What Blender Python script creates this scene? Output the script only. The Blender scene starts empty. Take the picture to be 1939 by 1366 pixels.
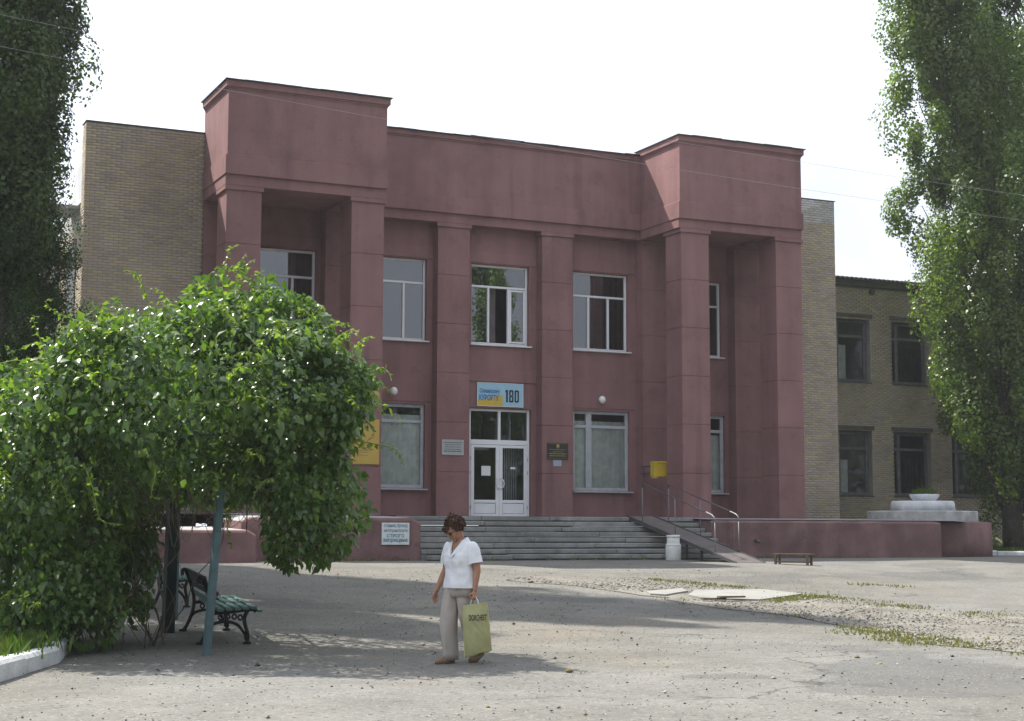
import bpy, bmesh, math, random
import numpy as np
from mathutils import Vector, Matrix, noise as mnoise

# ------------------------------------------------------------------ camera, sky, sun, exposure
scene = bpy.context.scene
COL = scene.collection
PITCH, YAW, ROLL = 0.10628, 0.43559, 0.00301
CAM = Vector((-12.465, -39.6, 0.7036))
fw = Vector((math.sin(YAW)*math.cos(PITCH), math.cos(YAW)*math.cos(PITCH), math.sin(PITCH)))
rt = Vector((math.cos(YAW), -math.sin(YAW), 0)); up = rt.cross(fw)
rt2 = rt*math.cos(ROLL) + up*math.sin(ROLL); up2 = up*math.cos(ROLL) - rt*math.sin(ROLL)
cd = bpy.data.cameras.new('camera'); cam = bpy.data.objects.new('camera', cd); COL.objects.link(cam)
M = Matrix((rt2, up2, -fw)).transposed().to_4x4(); M.translation = CAM
cam.matrix_world = M
cd.sensor_width = 36.0; cd.lens = 36*3027.8/1939; cd.clip_start = 0.1; cd.clip_end = 2000
scene.camera = cam

SUN_TO = Vector((-0.42, 0.74, 1.02)).normalized()          # towards the sun: behind the building, to the left
SUN_EL = math.asin(SUN_TO.z); SUN_AZ = math.atan2(SUN_TO.x, SUN_TO.y)
world = bpy.data.worlds.new('World'); scene.world = world; world.use_nodes = True
wn = world.node_tree.nodes; wl = world.node_tree.links; wn.clear()
w_out = wn.new('ShaderNodeOutputWorld'); w_bg = wn.new('ShaderNodeBackground')
w_sky = wn.new('ShaderNodeTexSky'); w_sky.sky_type = 'NISHITA'; w_sky.sun_disc = False
w_sky.sun_elevation = SUN_EL; w_sky.sun_rotation = SUN_AZ
w_sky.air_density = 1.0; w_sky.dust_density = 2.0; w_sky.ozone_density = 1.5
w_tc = wn.new('ShaderNodeTexCoord'); w_map = wn.new('ShaderNodeMapping'); w_map.inputs['Scale'].default_value = (1.0, 1.0, 2.4)
w_map.inputs['Location'].default_value = (0.3, 0.0, 0.2)
w_no = wn.new('ShaderNodeTexNoise'); w_no.inputs['Scale'].default_value = 1.7; w_no.inputs['Detail'].default_value = 7; w_no.inputs['Roughness'].default_value = 0.55
w_rm = wn.new('ShaderNodeMapRange'); w_rm.inputs[1].default_value = 0.20; w_rm.inputs[2].default_value = 0.40
w_no2 = wn.new('ShaderNodeTexNoise'); w_no2.inputs['Scale'].default_value = 3.1; w_no2.inputs['Detail'].default_value = 6
w_rm2 = wn.new('ShaderNodeMapRange'); w_rm2.inputs[1].default_value = 0.3; w_rm2.inputs[2].default_value = 0.7; w_rm2.inputs[3].default_value = 4.6; w_rm2.inputs[4].default_value = 5.8
w_cl = wn.new('ShaderNodeVectorMath'); w_cl.operation = 'SCALE'; w_cl.inputs[0].default_value = (0.92, 0.99, 1.13)
w_mix = wn.new('ShaderNodeMix'); w_mix.data_type = 'RGBA'
wl.new(w_tc.outputs['Generated'], w_map.inputs['Vector']); wl.new(w_map.outputs[0], w_no.inputs['Vector']); wl.new(w_map.outputs[0], w_no2.inputs['Vector'])
wl.new(w_no.outputs['Fac'], w_rm.inputs[0]); wl.new(w_no2.outputs['Fac'], w_rm2.inputs[0]); 
w_dot = wn.new('ShaderNodeVectorMath'); w_dot.operation = 'DOT_PRODUCT'; w_dot.inputs[1].default_value = SUN_TO
w_nrm = wn.new('ShaderNodeVectorMath'); w_nrm.operation = 'NORMALIZE'; wl.new(w_tc.outputs['Generated'], w_nrm.inputs[0]); wl.new(w_nrm.outputs[0], w_dot.inputs[0])
w_fs = wn.new('ShaderNodeMath'); w_fs.operation = 'MULTIPLY_ADD'; w_fs.inputs[1].default_value = 0.85; w_fs.inputs[2].default_value = 1.0; wl.new(w_dot.outputs['Value'], w_fs.inputs[0])   # thin cloud scatters forward
w_mu = wn.new('ShaderNodeMath'); w_mu.operation = 'MULTIPLY'; wl.new(w_rm2.outputs[0], w_mu.inputs[0]); wl.new(w_fs.outputs[0], w_mu.inputs[1])
wl.new(w_mu.outputs[0], w_cl.inputs['Scale'])
wl.new(w_rm.outputs[0], w_mix.inputs[0]); wl.new(w_sky.outputs[0], w_mix.inputs[6]); wl.new(w_cl.outputs[0], w_mix.inputs[7])
wl.new(w_mix.outputs[2], w_bg.inputs['Color']); wl.new(w_bg.outputs[0], w_out.inputs['Surface'])
w_bg.inputs['Strength'].default_value = 0.10

sd = bpy.data.lights.new('sun', 'SUN'); sun = bpy.data.objects.new('sun', sd); COL.objects.link(sun)
sd.energy = 5.0; sd.angle = math.radians(0.55); sd.color = (1.0, 0.955, 0.87)
sun.rotation_euler = SUN_TO.to_track_quat('Z', 'Y').to_euler(); sun.location = (0, 0, 60)
vs = scene.view_settings
vs.view_transform = 'Standard'; vs.look = 'None'; vs.gamma = 1; vs.use_curve_mapping = False; vs.exposure = 0.82

R = random.Random(5)
NR = np.random.default_rng(7)

# ------------------------------------------------------------------ materials
def mat(name, col, rough=0.8, var=0.12, vscale=3.0, grain=0.0, gscale=60.0, bump=0.0, bscale=40.0, metal=0.0, spec=0.3,
        streak=0.0, tint=None, fine=0.0):
    m = bpy.data.materials.new(name); m.use_nodes = True
    n = m.node_tree.nodes; l = m.node_tree.links; b = n['Principled BSDF']
    b.inputs['Roughness'].default_value = rough; b.inputs['Metallic'].default_value = metal
    b.inputs['Specular IOR Level'].default_value = spec
    tc = n.new('ShaderNodeTexCoord'); geo = n.new('ShaderNodeNewGeometry')
    src = geo.outputs['Position'] if tint != 'local' else tc.outputs['Object']
    c = None
    def noise(scale, detail=5, vec=None):
        t = n.new('ShaderNodeTexNoise'); t.inputs['Scale'].default_value = scale; t.inputs['Detail'].default_value = detail
        l.new(vec or src, t.inputs['Vector']); return t
    def mul(a, fac_out, lo, hi):
        mr = n.new('ShaderNodeMapRange'); mr.inputs[1].default_value = 0.3; mr.inputs[2].default_value = 0.7
        mr.inputs[3].default_value = lo; mr.inputs[4].default_value = hi; l.new(fac_out, mr.inputs[0])
        vm = n.new('ShaderNodeVectorMath'); vm.operation = 'SCALE'
        if isinstance(a, tuple): vm.inputs[0].default_value = a[:3]
        else: l.new(a, vm.inputs[0])
        l.new(mr.outputs[0], vm.inputs['Scale']); return vm.outputs[0]
    cur = tuple(col)
    if var: cur = mul(cur, noise(vscale).outputs['Fac'], 1-var, 1+var)
    if grain: cur = mul(cur, noise(gscale, 3).outputs['Fac'], 1-grain, 1+grain)
    if streak:
        mp = n.new('ShaderNodeMapping'); mp.inputs['Scale'].default_value = (1.0, 1.0, 0.09); l.new(src, mp.inputs['Vector'])
        cur = mul(cur, noise(2.2, 4, mp.outputs[0]).outputs['Fac'], 1-streak, 1+streak*0.5)
    if tint == 'attr':
        at = n.new('ShaderNodeAttribute'); at.attribute_name = 'tint'
        oi = n.new('ShaderNodeObjectInfo')
        ad = n.new('ShaderNodeMath'); ad.operation = 'ADD'; l.new(at.outputs['Fac'], ad.inputs[0]); l.new(oi.outputs['Random'], ad.inputs[1])
        fr = n.new('ShaderNodeMath'); fr.operation = 'FRACT'; l.new(ad.outputs[0], fr.inputs[0])
        m['tint_out'] = 1
        m_tint = fr.outputs[0]
    if fine:      # patchy stains with their own outline, and a scatter of small dark marks
        mp2 = n.new('ShaderNodeMapping'); mp2.inputs['Scale'].default_value = (1.9, 1.9, .13); l.new(src, mp2.inputs['Vector'])
        t = noise(1.0, 5, mp2.outputs[0]); mr = n.new('ShaderNodeMapRange'); mr.inputs[1].default_value = .60; mr.inputs[2].default_value = .68; mr.inputs[3].default_value = 1.0; mr.inputs[4].default_value = 1.0-fine*1.3
        l.new(t.outputs['Fac'], mr.inputs[0]); vm = n.new('ShaderNodeVectorMath'); vm.operation = 'SCALE'
        if isinstance(cur, tuple): vm.inputs[0].default_value = cur[:3]
        else: l.new(cur, vm.inputs[0])
        l.new(mr.outputs[0], vm.inputs['Scale']); cur = vm.outputs[0]
        for sc_, lo, hi, amt in ((.55, .53, .60, fine), (2.6, .60, .64, fine*.8), (9.0, .68, .70, fine*1.2)):
            t = noise(sc_, 6); mr = n.new('ShaderNodeMapRange'); mr.inputs[1].default_value = lo; mr.inputs[2].default_value = hi; mr.inputs[3].default_value = 1.0; mr.inputs[4].default_value = 1.0-amt
            l.new(t.outputs['Fac'], mr.inputs[0]); vm = n.new('ShaderNodeVectorMath'); vm.operation = 'SCALE'
            if isinstance(cur, tuple): vm.inputs[0].default_value = cur[:3]
            else: l.new(cur, vm.inputs[0])
            l.new(mr.outputs[0], vm.inputs['Scale']); cur = vm.outputs[0]
    if isinstance(cur, tuple): b.inputs['Base Color'].default_value = (*cur, 1)
    else: l.new(cur, b.inputs['Base Color'])
    if bump:
        bp = n.new('ShaderNodeBump'); bp.inputs['Strength'].default_value = bump; bp.inputs['Distance'].default_value = 0.01
        l.new(noise(bscale, 4).outputs['Fac'], bp.inputs['Height']); l.new(bp.outputs[0], b.inputs['Normal'])
    return m

def ramp_mat(name, stops, rough=0.85, vs_=1.2, mul_lo=0.8, mul_hi=1.15, spec=0.25, bump=0.3, bscale=70):
    """colour picked per piece by the mesh attribute 'tint' plus the object's own random number"""
    m = bpy.data.materials.new(name); m.use_nodes = True
    n = m.node_tree.nodes; l = m.node_tree.links; b = n['Principled BSDF']
    b.inputs['Roughness'].default_value = rough; b.inputs['Specular IOR Level'].default_value = spec
    at = n.new('ShaderNodeAttribute'); at.attribute_name = 'tint'; oi = n.new('ShaderNodeObjectInfo')
    ad = n.new('ShaderNodeMath'); ad.operation = 'ADD'; l.new(at.outputs['Fac'], ad.inputs[0]); l.new(oi.outputs['Random'], ad.inputs[1])
    fr = n.new('ShaderNodeMath'); fr.operation = 'FRACT'; l.new(ad.outputs[0], fr.inputs[0])
    rp = n.new('ShaderNodeValToRGB'); rp.color_ramp.interpolation = 'CONSTANT'
    els = rp.color_ramp.elements
    while len(els) < len(stops): els.new(0.5)
    for e, (p, c) in zip(els, stops): e.position = p; e.color = (*c, 1)
    l.new(fr.outputs[0], rp.inputs[0])
    geo = n.new('ShaderNodeNewGeometry'); no = n.new('ShaderNodeTexNoise'); no.inputs['Scale'].default_value = vs_; no.inputs['Detail'].default_value = 5
    l.new(geo.outputs['Position'], no.inputs['Vector'])
    mr = n.new('ShaderNodeMapRange'); mr.inputs[1].default_value = .3; mr.inputs[2].default_value = .7; mr.inputs[3].default_value = mul_lo; mr.inputs[4].default_value = mul_hi
    l.new(no.outputs['Fac'], mr.inputs[0])
    vm = n.new('ShaderNodeVectorMath'); vm.operation = 'SCALE'; l.new(rp.outputs[0], vm.inputs[0]); l.new(mr.outputs[0], vm.inputs['Scale'])
    l.new(vm.outputs[0], b.inputs['Base Color'])
    if bump:
        n2 = n.new('ShaderNodeTexNoise'); n2.inputs['Scale'].default_value = bscale; l.new(geo.outputs['Position'], n2.inputs['Vector'])
        bp = n.new('ShaderNodeBump'); bp.inputs['Strength'].default_value = bump; bp.inputs['Distance'].default_value = .005
        l.new(n2.outputs['Fac'], bp.inputs['Height']); l.new(bp.outputs[0], b.inputs['Normal'])
    return m

def leaf_mat(name, c0, c1, c2, trans=0.35, rough=0.38, spec=0.5, vscale=1.2):
    m = bpy.data.materials.new(name); m.use_nodes = True
    n = m.node_tree.nodes; l = m.node_tree.links; b = n['Principled BSDF']; out = n['Material Output']
    b.inputs['Roughness'].default_value = rough; b.inputs['Specular IOR Level'].default_value = spec
    at = n.new('ShaderNodeAttribute'); at.attribute_name = 'tint'; oi = n.new('ShaderNodeObjectInfo')
    ad = n.new('ShaderNodeMath'); ad.operation = 'ADD'; l.new(at.outputs['Fac'], ad.inputs[0]); l.new(oi.outputs['Random'], ad.inputs[1])
    fr = n.new('ShaderNodeMath'); fr.operation = 'FRACT'; l.new(ad.outputs[0], fr.inputs[0])
    rp = n.new('ShaderNodeValToRGB'); e = rp.color_ramp.elements
    e[0].color = (*c0, 1); e[1].color = (*c2, 1); x = e.new(.55); x.color = (*c1, 1)
    l.new(fr.outputs[0], rp.inputs[0]); l.new(rp.outputs[0], b.inputs['Base Color'])
    tr = n.new('ShaderNodeBsdfTranslucent')
    mx = n.new('ShaderNodeMix'); mx.data_type = 'RGBA'; mx.blend_type = 'MULTIPLY'; mx.inputs[0].default_value = 1
    mx.inputs[7].default_value = (1.5, 1.7, .5, 1); l.new(rp.outputs[0], mx.inputs[6]); l.new(mx.outputs[2], tr.inputs['Color'])
    ms = n.new('ShaderNodeMixShader'); ms.inputs[0].default_value = trans
    l.new(b.outputs[0], ms.inputs[1]); l.new(tr.outputs[0], ms.inputs[2]); l.new(ms.outputs[0], out.inputs['Surface'])
    return m

RED = (0.272, 0.149, 0.147)
M_red = mat('maroon_plaster', RED, .9, .10, .9, .10, 45, .5, 60, spec=.15, streak=.13, fine=.10)
M_red_base = mat('maroon_rough_plaster', (0.215, 0.130, 0.128), .95, .20, 1.6, .16, 40, .8, 45, spec=.1, streak=.14, fine=.16)
M_redpatch = mat('pink_patch_plaster', (0.33, .19, .185), .9, .08, 2, .08, 60, .3, 60)
M_metal_edge = mat('dark_roof_flashing', (.055, .05, .05), .6, .2, 3)
M_conc = mat('grey_step_stone', (.265, .265, .255), .9, .22, 2.2, .18, 40, .5, 55, streak=.1, fine=.20)
M_floor = mat('terrace_concrete', (.27, .265, .255), .9, .15, 1.2, .12, 30, .3, 40)
M_cap = mat('cement_coping', (.33, .33, .32), .9, .2, 2.5, .15, 40, .5, 50)
M_mortar = mat('brick_mortar', (.27, .26, .235), .95, .15, 2)
M_brick = ramp_mat('yellow_brick', [(0, (.50, .425, .30)), (.22, (.46, .39, .295)), (.4, (.48, .40, .335)), (.58, (.53, .45, .30)), (.72, (.42, .355, .295)), (.88, (.50, .415, .36))], vs_=.45, mul_lo=.72, mul_hi=1.14)
M_brickwhite = ramp_mat('limewashed_brick', [(0, (.56, .55, .52)), (.4, (.48, .46, .42)), (.7, (.60, .58, .56))], vs_=.9)
M_pvc = mat('white_window_plastic', (.80, .81, .83), .35, .03, 4, spec=.5)
M_oldframe = mat('grey_painted_window_wood', (.45, .47, .50), .6, .12, 6, .08, 80)
M_darkframe = mat('dark_weathered_window_wood', (.155, .16, .165), .7, .2, 6)
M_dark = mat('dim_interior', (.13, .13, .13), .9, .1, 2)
M_sheer = mat('sheer_curtain_cloth', (.70, .735, .715), .9, .15, 5, .1, 120)
M_darkcurtain = mat('dark_curtain_cloth', (.11, .095, .095), .9, .2, 4)
M_yellow = mat('mustard_board_paint', (.50, .34, .075), .5, .08, 3, .05, 60, spec=.4)
M_mail = mat('yellow_mailbox_paint', (.60, .43, .03), .4, .10, 6, .06, 60, spec=.5)
M_white = mat('white_paint', (.74, .74, .73), .6, .10, 4, .06, 50)
M_whitewash = mat('whitewash', (.62, .63, .65), .9, .16, 3, .12, 40, .4, 50, streak=.15)
M_greywash = mat('worn_whitewash', (.40, .40, .395), .9, .25, 3, .18, 30, .5, 45, streak=.2)
M_globe = mat('frosted_glass_shade', (.85, .85, .83), .3, .02, 4, spec=.5)
M_skyblue = mat('sign_sky_blue', (.33, .55, .68), .5, .06, 5, .03, 80)
M_signyellow = mat('sign_yellow', (.62, .43, .05), .5, .06, 5)
M_signblue = mat('sign_letter_blue', (.06, .20, .42), .5, .1, 8)
M_signblack = mat('sign_letter_black', (.018, .014, .016), .5, .0)
M_signwhite = mat('sign_white', (.66, .68, .67), .5, .1, 6, .06, 60)
M_letterteal = mat('faded_letter_blue', (.13, .27, .36), .6, .2, 25)
M_plaque = mat('silver_plaque_metal', (.42, .44, .45), .45, .06, 6, metal=.3)
M_plaquetext = mat('engraved_dark_text', (.12, .12, .13), .7, .1)
M_blackplaque = mat('black_plaque_glass', (.022, .02, .016), .35, .1, spec=.5)
M_gold = mat('gilt_lettering', (.38, .30, .11), .45, .1)
M_rust = mat('dark_ramp_steel', (.115, .10, .095), .7, .18, 4, .12, 50)
M_rail = mat('dull_steel_rail', (.10, .10, .105), .45, .15, 6, metal=.4)
M_railbright = mat('bare_steel_post', (.22, .22, .23), .55, .15, 8, metal=.3)
M_can = mat('grey_milk_can_aluminium', (.62, .62, .59), .5, .10, 6, .06, 40)
M_wood = mat('weathered_wood', (.135, .105, .072), .85, .25, 8, .15, 60)
M_teal = mat('teal_post_paint', (.095, .155, .17), .6, .18, 6, .1, 60)
M_darkteal = mat('dark_green_post_paint', (.020, .035, .034), .7, .2, 6)
M_iron = mat('black_cast_iron', (.014, .016, .016), .55, .2, 10)
M_benchwood = mat('green_bench_plank', (.12, .205, .19), .65, .15, 8, .1, 60)
M_benchback = mat('dark_bench_plank', (.030, .038, .035), .7, .2, 8)
M_bark = mat('poplar_bark', (.075, .065, .055), .95, .3, 6, .2, 30, .9, 25, streak=.2)
M_twig = mat('vine_twig_bark', (.12, .095, .07), .9, .2, 20)
M_shoot = mat('green_vine_shoot', (.20, .26, .06), .6, .2, 20)
M_wire = mat('cable_sheath', (.34, .34, .36), .6, .0)
M_asbestos = mat('corrugated_roof_sheet', (.16, .155, .145), .9, .2, 3)
M_fascia = mat('dark_fascia_board', (.12, .112, .10), .9, .2, 3)
M_slab = mat('pale_concrete_slab', (.255, .25, .23), .9, .12, 2, .10, 40, .4, 60)
M_soil = mat('dark_soil', (.05, .04, .03), .95, .2, 8)
M_kerb = mat('whitewashed_kerb', (.60, .61, .61), .9, .2, 4, .15, 40, .5, 50)
M_paper = mat('white_paper', (.75, .75, .76), .8, .03)

def glass_mat(name, tint, ior=2.0, rough=0.01):
    m = bpy.data.materials.new(name); m.use_nodes = True
    n = m.node_tree.nodes; l = m.node_tree.links; n.remove(n['Principled BSDF']); out = n['Material Output']
    t = n.new('ShaderNodeBsdfTransparent'); t.inputs[0].default_value = (*tint, 1)
    g = n.new('ShaderNodeBsdfGlossy'); g.inputs['Roughness'].default_value = rough; g.inputs[0].default_value = (.93, .96, 1, 1)
    f = n.new('ShaderNodeFresnel'); f.inputs[0].default_value = ior
    geo = n.new('ShaderNodeNewGeometry'); no = n.new('ShaderNodeTexNoise'); no.inputs['Scale'].default_value = 1.3
    l.new(geo.outputs['Position'], no.inputs['Vector'])
    bp = n.new('ShaderNodeBump'); bp.inputs['Strength'].default_value = .04; bp.inputs['Distance'].default_value = .02
    l.new(no.outputs['Fac'], bp.inputs['Height']); l.new(bp.outputs[0], g.inputs['Normal'])
    x = n.new('ShaderNodeMixShader'); l.new(f.outputs[0], x.inputs[0]); l.new(t.outputs[0], x.inputs[1]); l.new(g.outputs[0], x.inputs[2])
    l.new(x.outputs[0], out.inputs['Surface']); return m
M_glass = glass_mat('window_glass', (.78, .82, .82), 3.1)
M_glasslow = glass_mat('ground_floor_glass', (.92, .94, .94), 1.65)

def asphalt_mat():
    m = bpy.data.materials.new('dusty_asphalt'); m.use_nodes = True
    n = m.node_tree.nodes; l = m.node_tree.links; b = n['Principled BSDF']; b.inputs['Roughness'].default_value = .95; b.inputs['Specular IOR Level'].default_value = .12
    geo = n.new('ShaderNodeNewGeometry'); P = geo.outputs['Position']
    def noise(s, d=5, r=.55):
        t = n.new('ShaderNodeTexNoise'); t.inputs['Scale'].default_value = s; t.inputs['Detail'].default_value = d; t.inputs['Roughness'].default_value = r; l.new(P, t.inputs['Vector']); return t
    def rng(o, a, b_, c, d):
        r = n.new('ShaderNodeMapRange'); r.inputs[1].default_value = a; r.inputs[2].default_value = b_; r.inputs[3].default_value = c; r.inputs[4].default_value = d; l.new(o, r.inputs[0]); return r.outputs[0]
    def mix(fac, a, c, mode='MIX'):
        x = n.new('ShaderNodeMix'); x.data_type = 'RGBA'; x.blend_type = mode
        if isinstance(fac, float): x.inputs[0].default_value = fac
        else: l.new(fac, x.inputs[0])
        for s, v in ((6, a), (7, c)):
            if isinstance(v, tuple): x.inputs[s].default_value = (*v, 1)
            else: l.new(v, x.inputs[s])
        return x.outputs[2]
    big = rng(noise(.13, 4).outputs['Fac'], .38, .62, 0, 1)
    c = mix(big, (.156, .148, .128), (.178, .173, .160))
    mid = rng(noise(.9, 6, .65).outputs['Fac'], .3, .7, .80, 1.18)
    s = n.new('ShaderNodeVectorMath'); s.operation = 'SCALE'; l.new(c, s.inputs[0]); l.new(mid, s.inputs['Scale']); c = s.outputs[0]
    dust = rng(noise(.42, 5, .6).outputs['Fac'], .56, .70, 0, .55)
    c = mix(dust, c, (.205, .175, .138))
    fine = rng(noise(17, 6, .75).outputs['Fac'], .3, .7, .74, 1.26)
    s = n.new('ShaderNodeVectorMath'); s.operation = 'SCALE'; l.new(c, s.inputs[0]); l.new(fine, s.inputs['Scale']); c = s.outputs[0]
    tar = rng(noise(.21, 5, .5).outputs['Fac'], .575, .590, 0, .55)
    c = mix(tar, c, (.105, .103, .10))
    def specks(scale, thr, col, c):
        v = n.new('ShaderNodeTexVoronoi'); v.inputs['Scale'].default_value = scale; l.new(P, v.inputs['Vector'])
        sep = n.new('ShaderNodeSeparateColor'); l.new(v.outputs['Color'], sep.inputs[0])
        near = rng(v.outputs['Distance'], .22, .30, 1, 0)
        pick = rng(sep.outputs[0], thr, thr+.01, 0, 1)
        mm = n.new('ShaderNodeMath'); mm.operation = 'MULTIPLY'; l.new(near, mm.inputs[0]); l.new(pick, mm.inputs[1])
        return mix(mm.outputs[0], c, col)
    c = specks(14, .80, (.07, .07, .068), c)
    c = specks(26, .80, (.32, .315, .29), c)
    c = specks(44, .70, (.07, .07, .068), c)
    # cracks
    wob = noise(1.1, 4); wm = n.new('ShaderNodeVectorMath'); wm.operation = 'SCALE'; wm.inputs['Scale'].default_value = 1.6; l.new(wob.outputs['Color'], wm.inputs[0])
    wa = n.new('ShaderNodeVectorMath'); wa.operation = 'ADD'; l.new(P, wa.inputs[0]); l.new(wm.outputs[0], wa.inputs[1])
    vo = n.new('ShaderNodeTexVoronoi'); vo.feature = 'DISTANCE_TO_EDGE'; vo.inputs['Scale'].default_value = .24; l.new(wa.outputs[0], vo.inputs['Vector'])
    cr = rng(vo.outputs['Distance'], .002, .0085, 1, 0)
    msk = rng(noise(.33, 3).outputs['Fac'], .48, .60, 0, .7)
    mm = n.new('ShaderNodeMath'); mm.operation = 'MULTIPLY'; l.new(cr, mm.inputs[0]); l.new(msk, mm.inputs[1])
    c = mix(mm.outputs[0], c, (.05, .047, .043))
    l.new(c, b.inputs['Base Color'])
    bp = n.new('ShaderNodeBump'); bp.inputs['Strength'].default_value = .55; bp.inputs['Distance'].default_value = .012
    l.new(noise(38, 5, .75).outputs['Fac'], bp.inputs['Height']); l.new(bp.outputs[0], b.inputs['Normal'])
    return m
M_asphalt = asphalt_mat()
M_gravel = mat('sandy_gravel', (.175, .162, .138), .95, .25, 1.2, .35, 30, .9, 35)
M_stone = ramp_mat('loose_stone', [(0, (.22, .205, .175)), (.3, (.17, .16, .14)), (.5, (.25, .225, .185)), (.7, (.11, .10, .09)), (.85, (.30, .285, .26))], bump=0)
M_grit = ramp_mat('loose_grit', [(0, (.05, .05, .048)), (.3, (.10, .098, .09)), (.5, (.20, .19, .17)), (.66, (.27, .265, .24)), (.85, (.34, .335, .31))], bump=0)
M_turf = mat('lawn_soil_green', (.05, .075, .022), .95, .3, 3, .3, 30, .8, 30)
M_grass = leaf_mat('grass_blade', (.05, .10, .018), (.075, .13, .025), (.13, .15, .04), trans=.3, rough=.6, spec=.2)
M_drygrass = leaf_mat('dry_grass_blade', (.10, .13, .04), (.15, .15, .06), (.22, .18, .09), trans=.25, rough=.7, spec=.1)
M_vine = leaf_mat('vine_leaf', (.050, .100, .027), (.080, .148, .036), (.145, .22, .052), trans=.35, rough=.30, spec=.6)
M_vineyounglit = leaf_mat('young_sunlit_vine_leaf', (.11, .175, .035), (.155, .225, .05), (.20, .26, .07), trans=.45, rough=.4, spec=.5)  # young green, with the sunlit look of the outer sprays put into the colour
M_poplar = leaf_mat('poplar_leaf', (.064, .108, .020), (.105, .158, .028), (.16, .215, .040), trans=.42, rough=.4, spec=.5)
M_poplardark = leaf_mat('shaded_poplar_leaf', (.042, .076, .019), (.062, .104, .025), (.085, .135, .031), trans=.38, rough=.45, spec=.4)  # darker copy of the poplar green, backlit shade put into the colour
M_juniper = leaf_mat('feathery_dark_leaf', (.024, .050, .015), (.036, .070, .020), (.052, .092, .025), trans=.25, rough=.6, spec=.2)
M_farleaf = leaf_mat('far_tree_leaf', (.05, .08, .03), (.07, .10, .04), (.09, .12, .05), trans=.3, rough=.6, spec=.2)
M_flower = mat('pale_yellow_petal', (.70, .62, .28), .7, .1, 30)

# ------------------------------------------------------------------ mesh helpers
def abs_loc(o):
    v = Vector((0, 0, 0))
    while o is not None:
        v += o.location; o = o.parent
    return v

def link(o, parent=None):
    COL.objects.link(o)
    if parent is not None:
        o.parent = parent
        L = Vector((0, 0, 0))
        if parent.type == 'EMPTY': L = parent.location
        o.matrix_parent_inverse = Matrix.Translation(-L)
    return o

def tag(o, label=None, cat=None, group=None, kind=None):
    if label: o['label'] = label
    if cat: o['category'] = cat
    if group: o['group'] = group
    if kind: o['kind'] = kind
    return o

def thing(name, label, cat, loc=(0, 0, 0), group=None):
    o = bpy.data.objects.new(name, None); o.empty_display_size = .2; COL.objects.link(o); o.location = loc
    return tag(o, label, cat, group)

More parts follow.
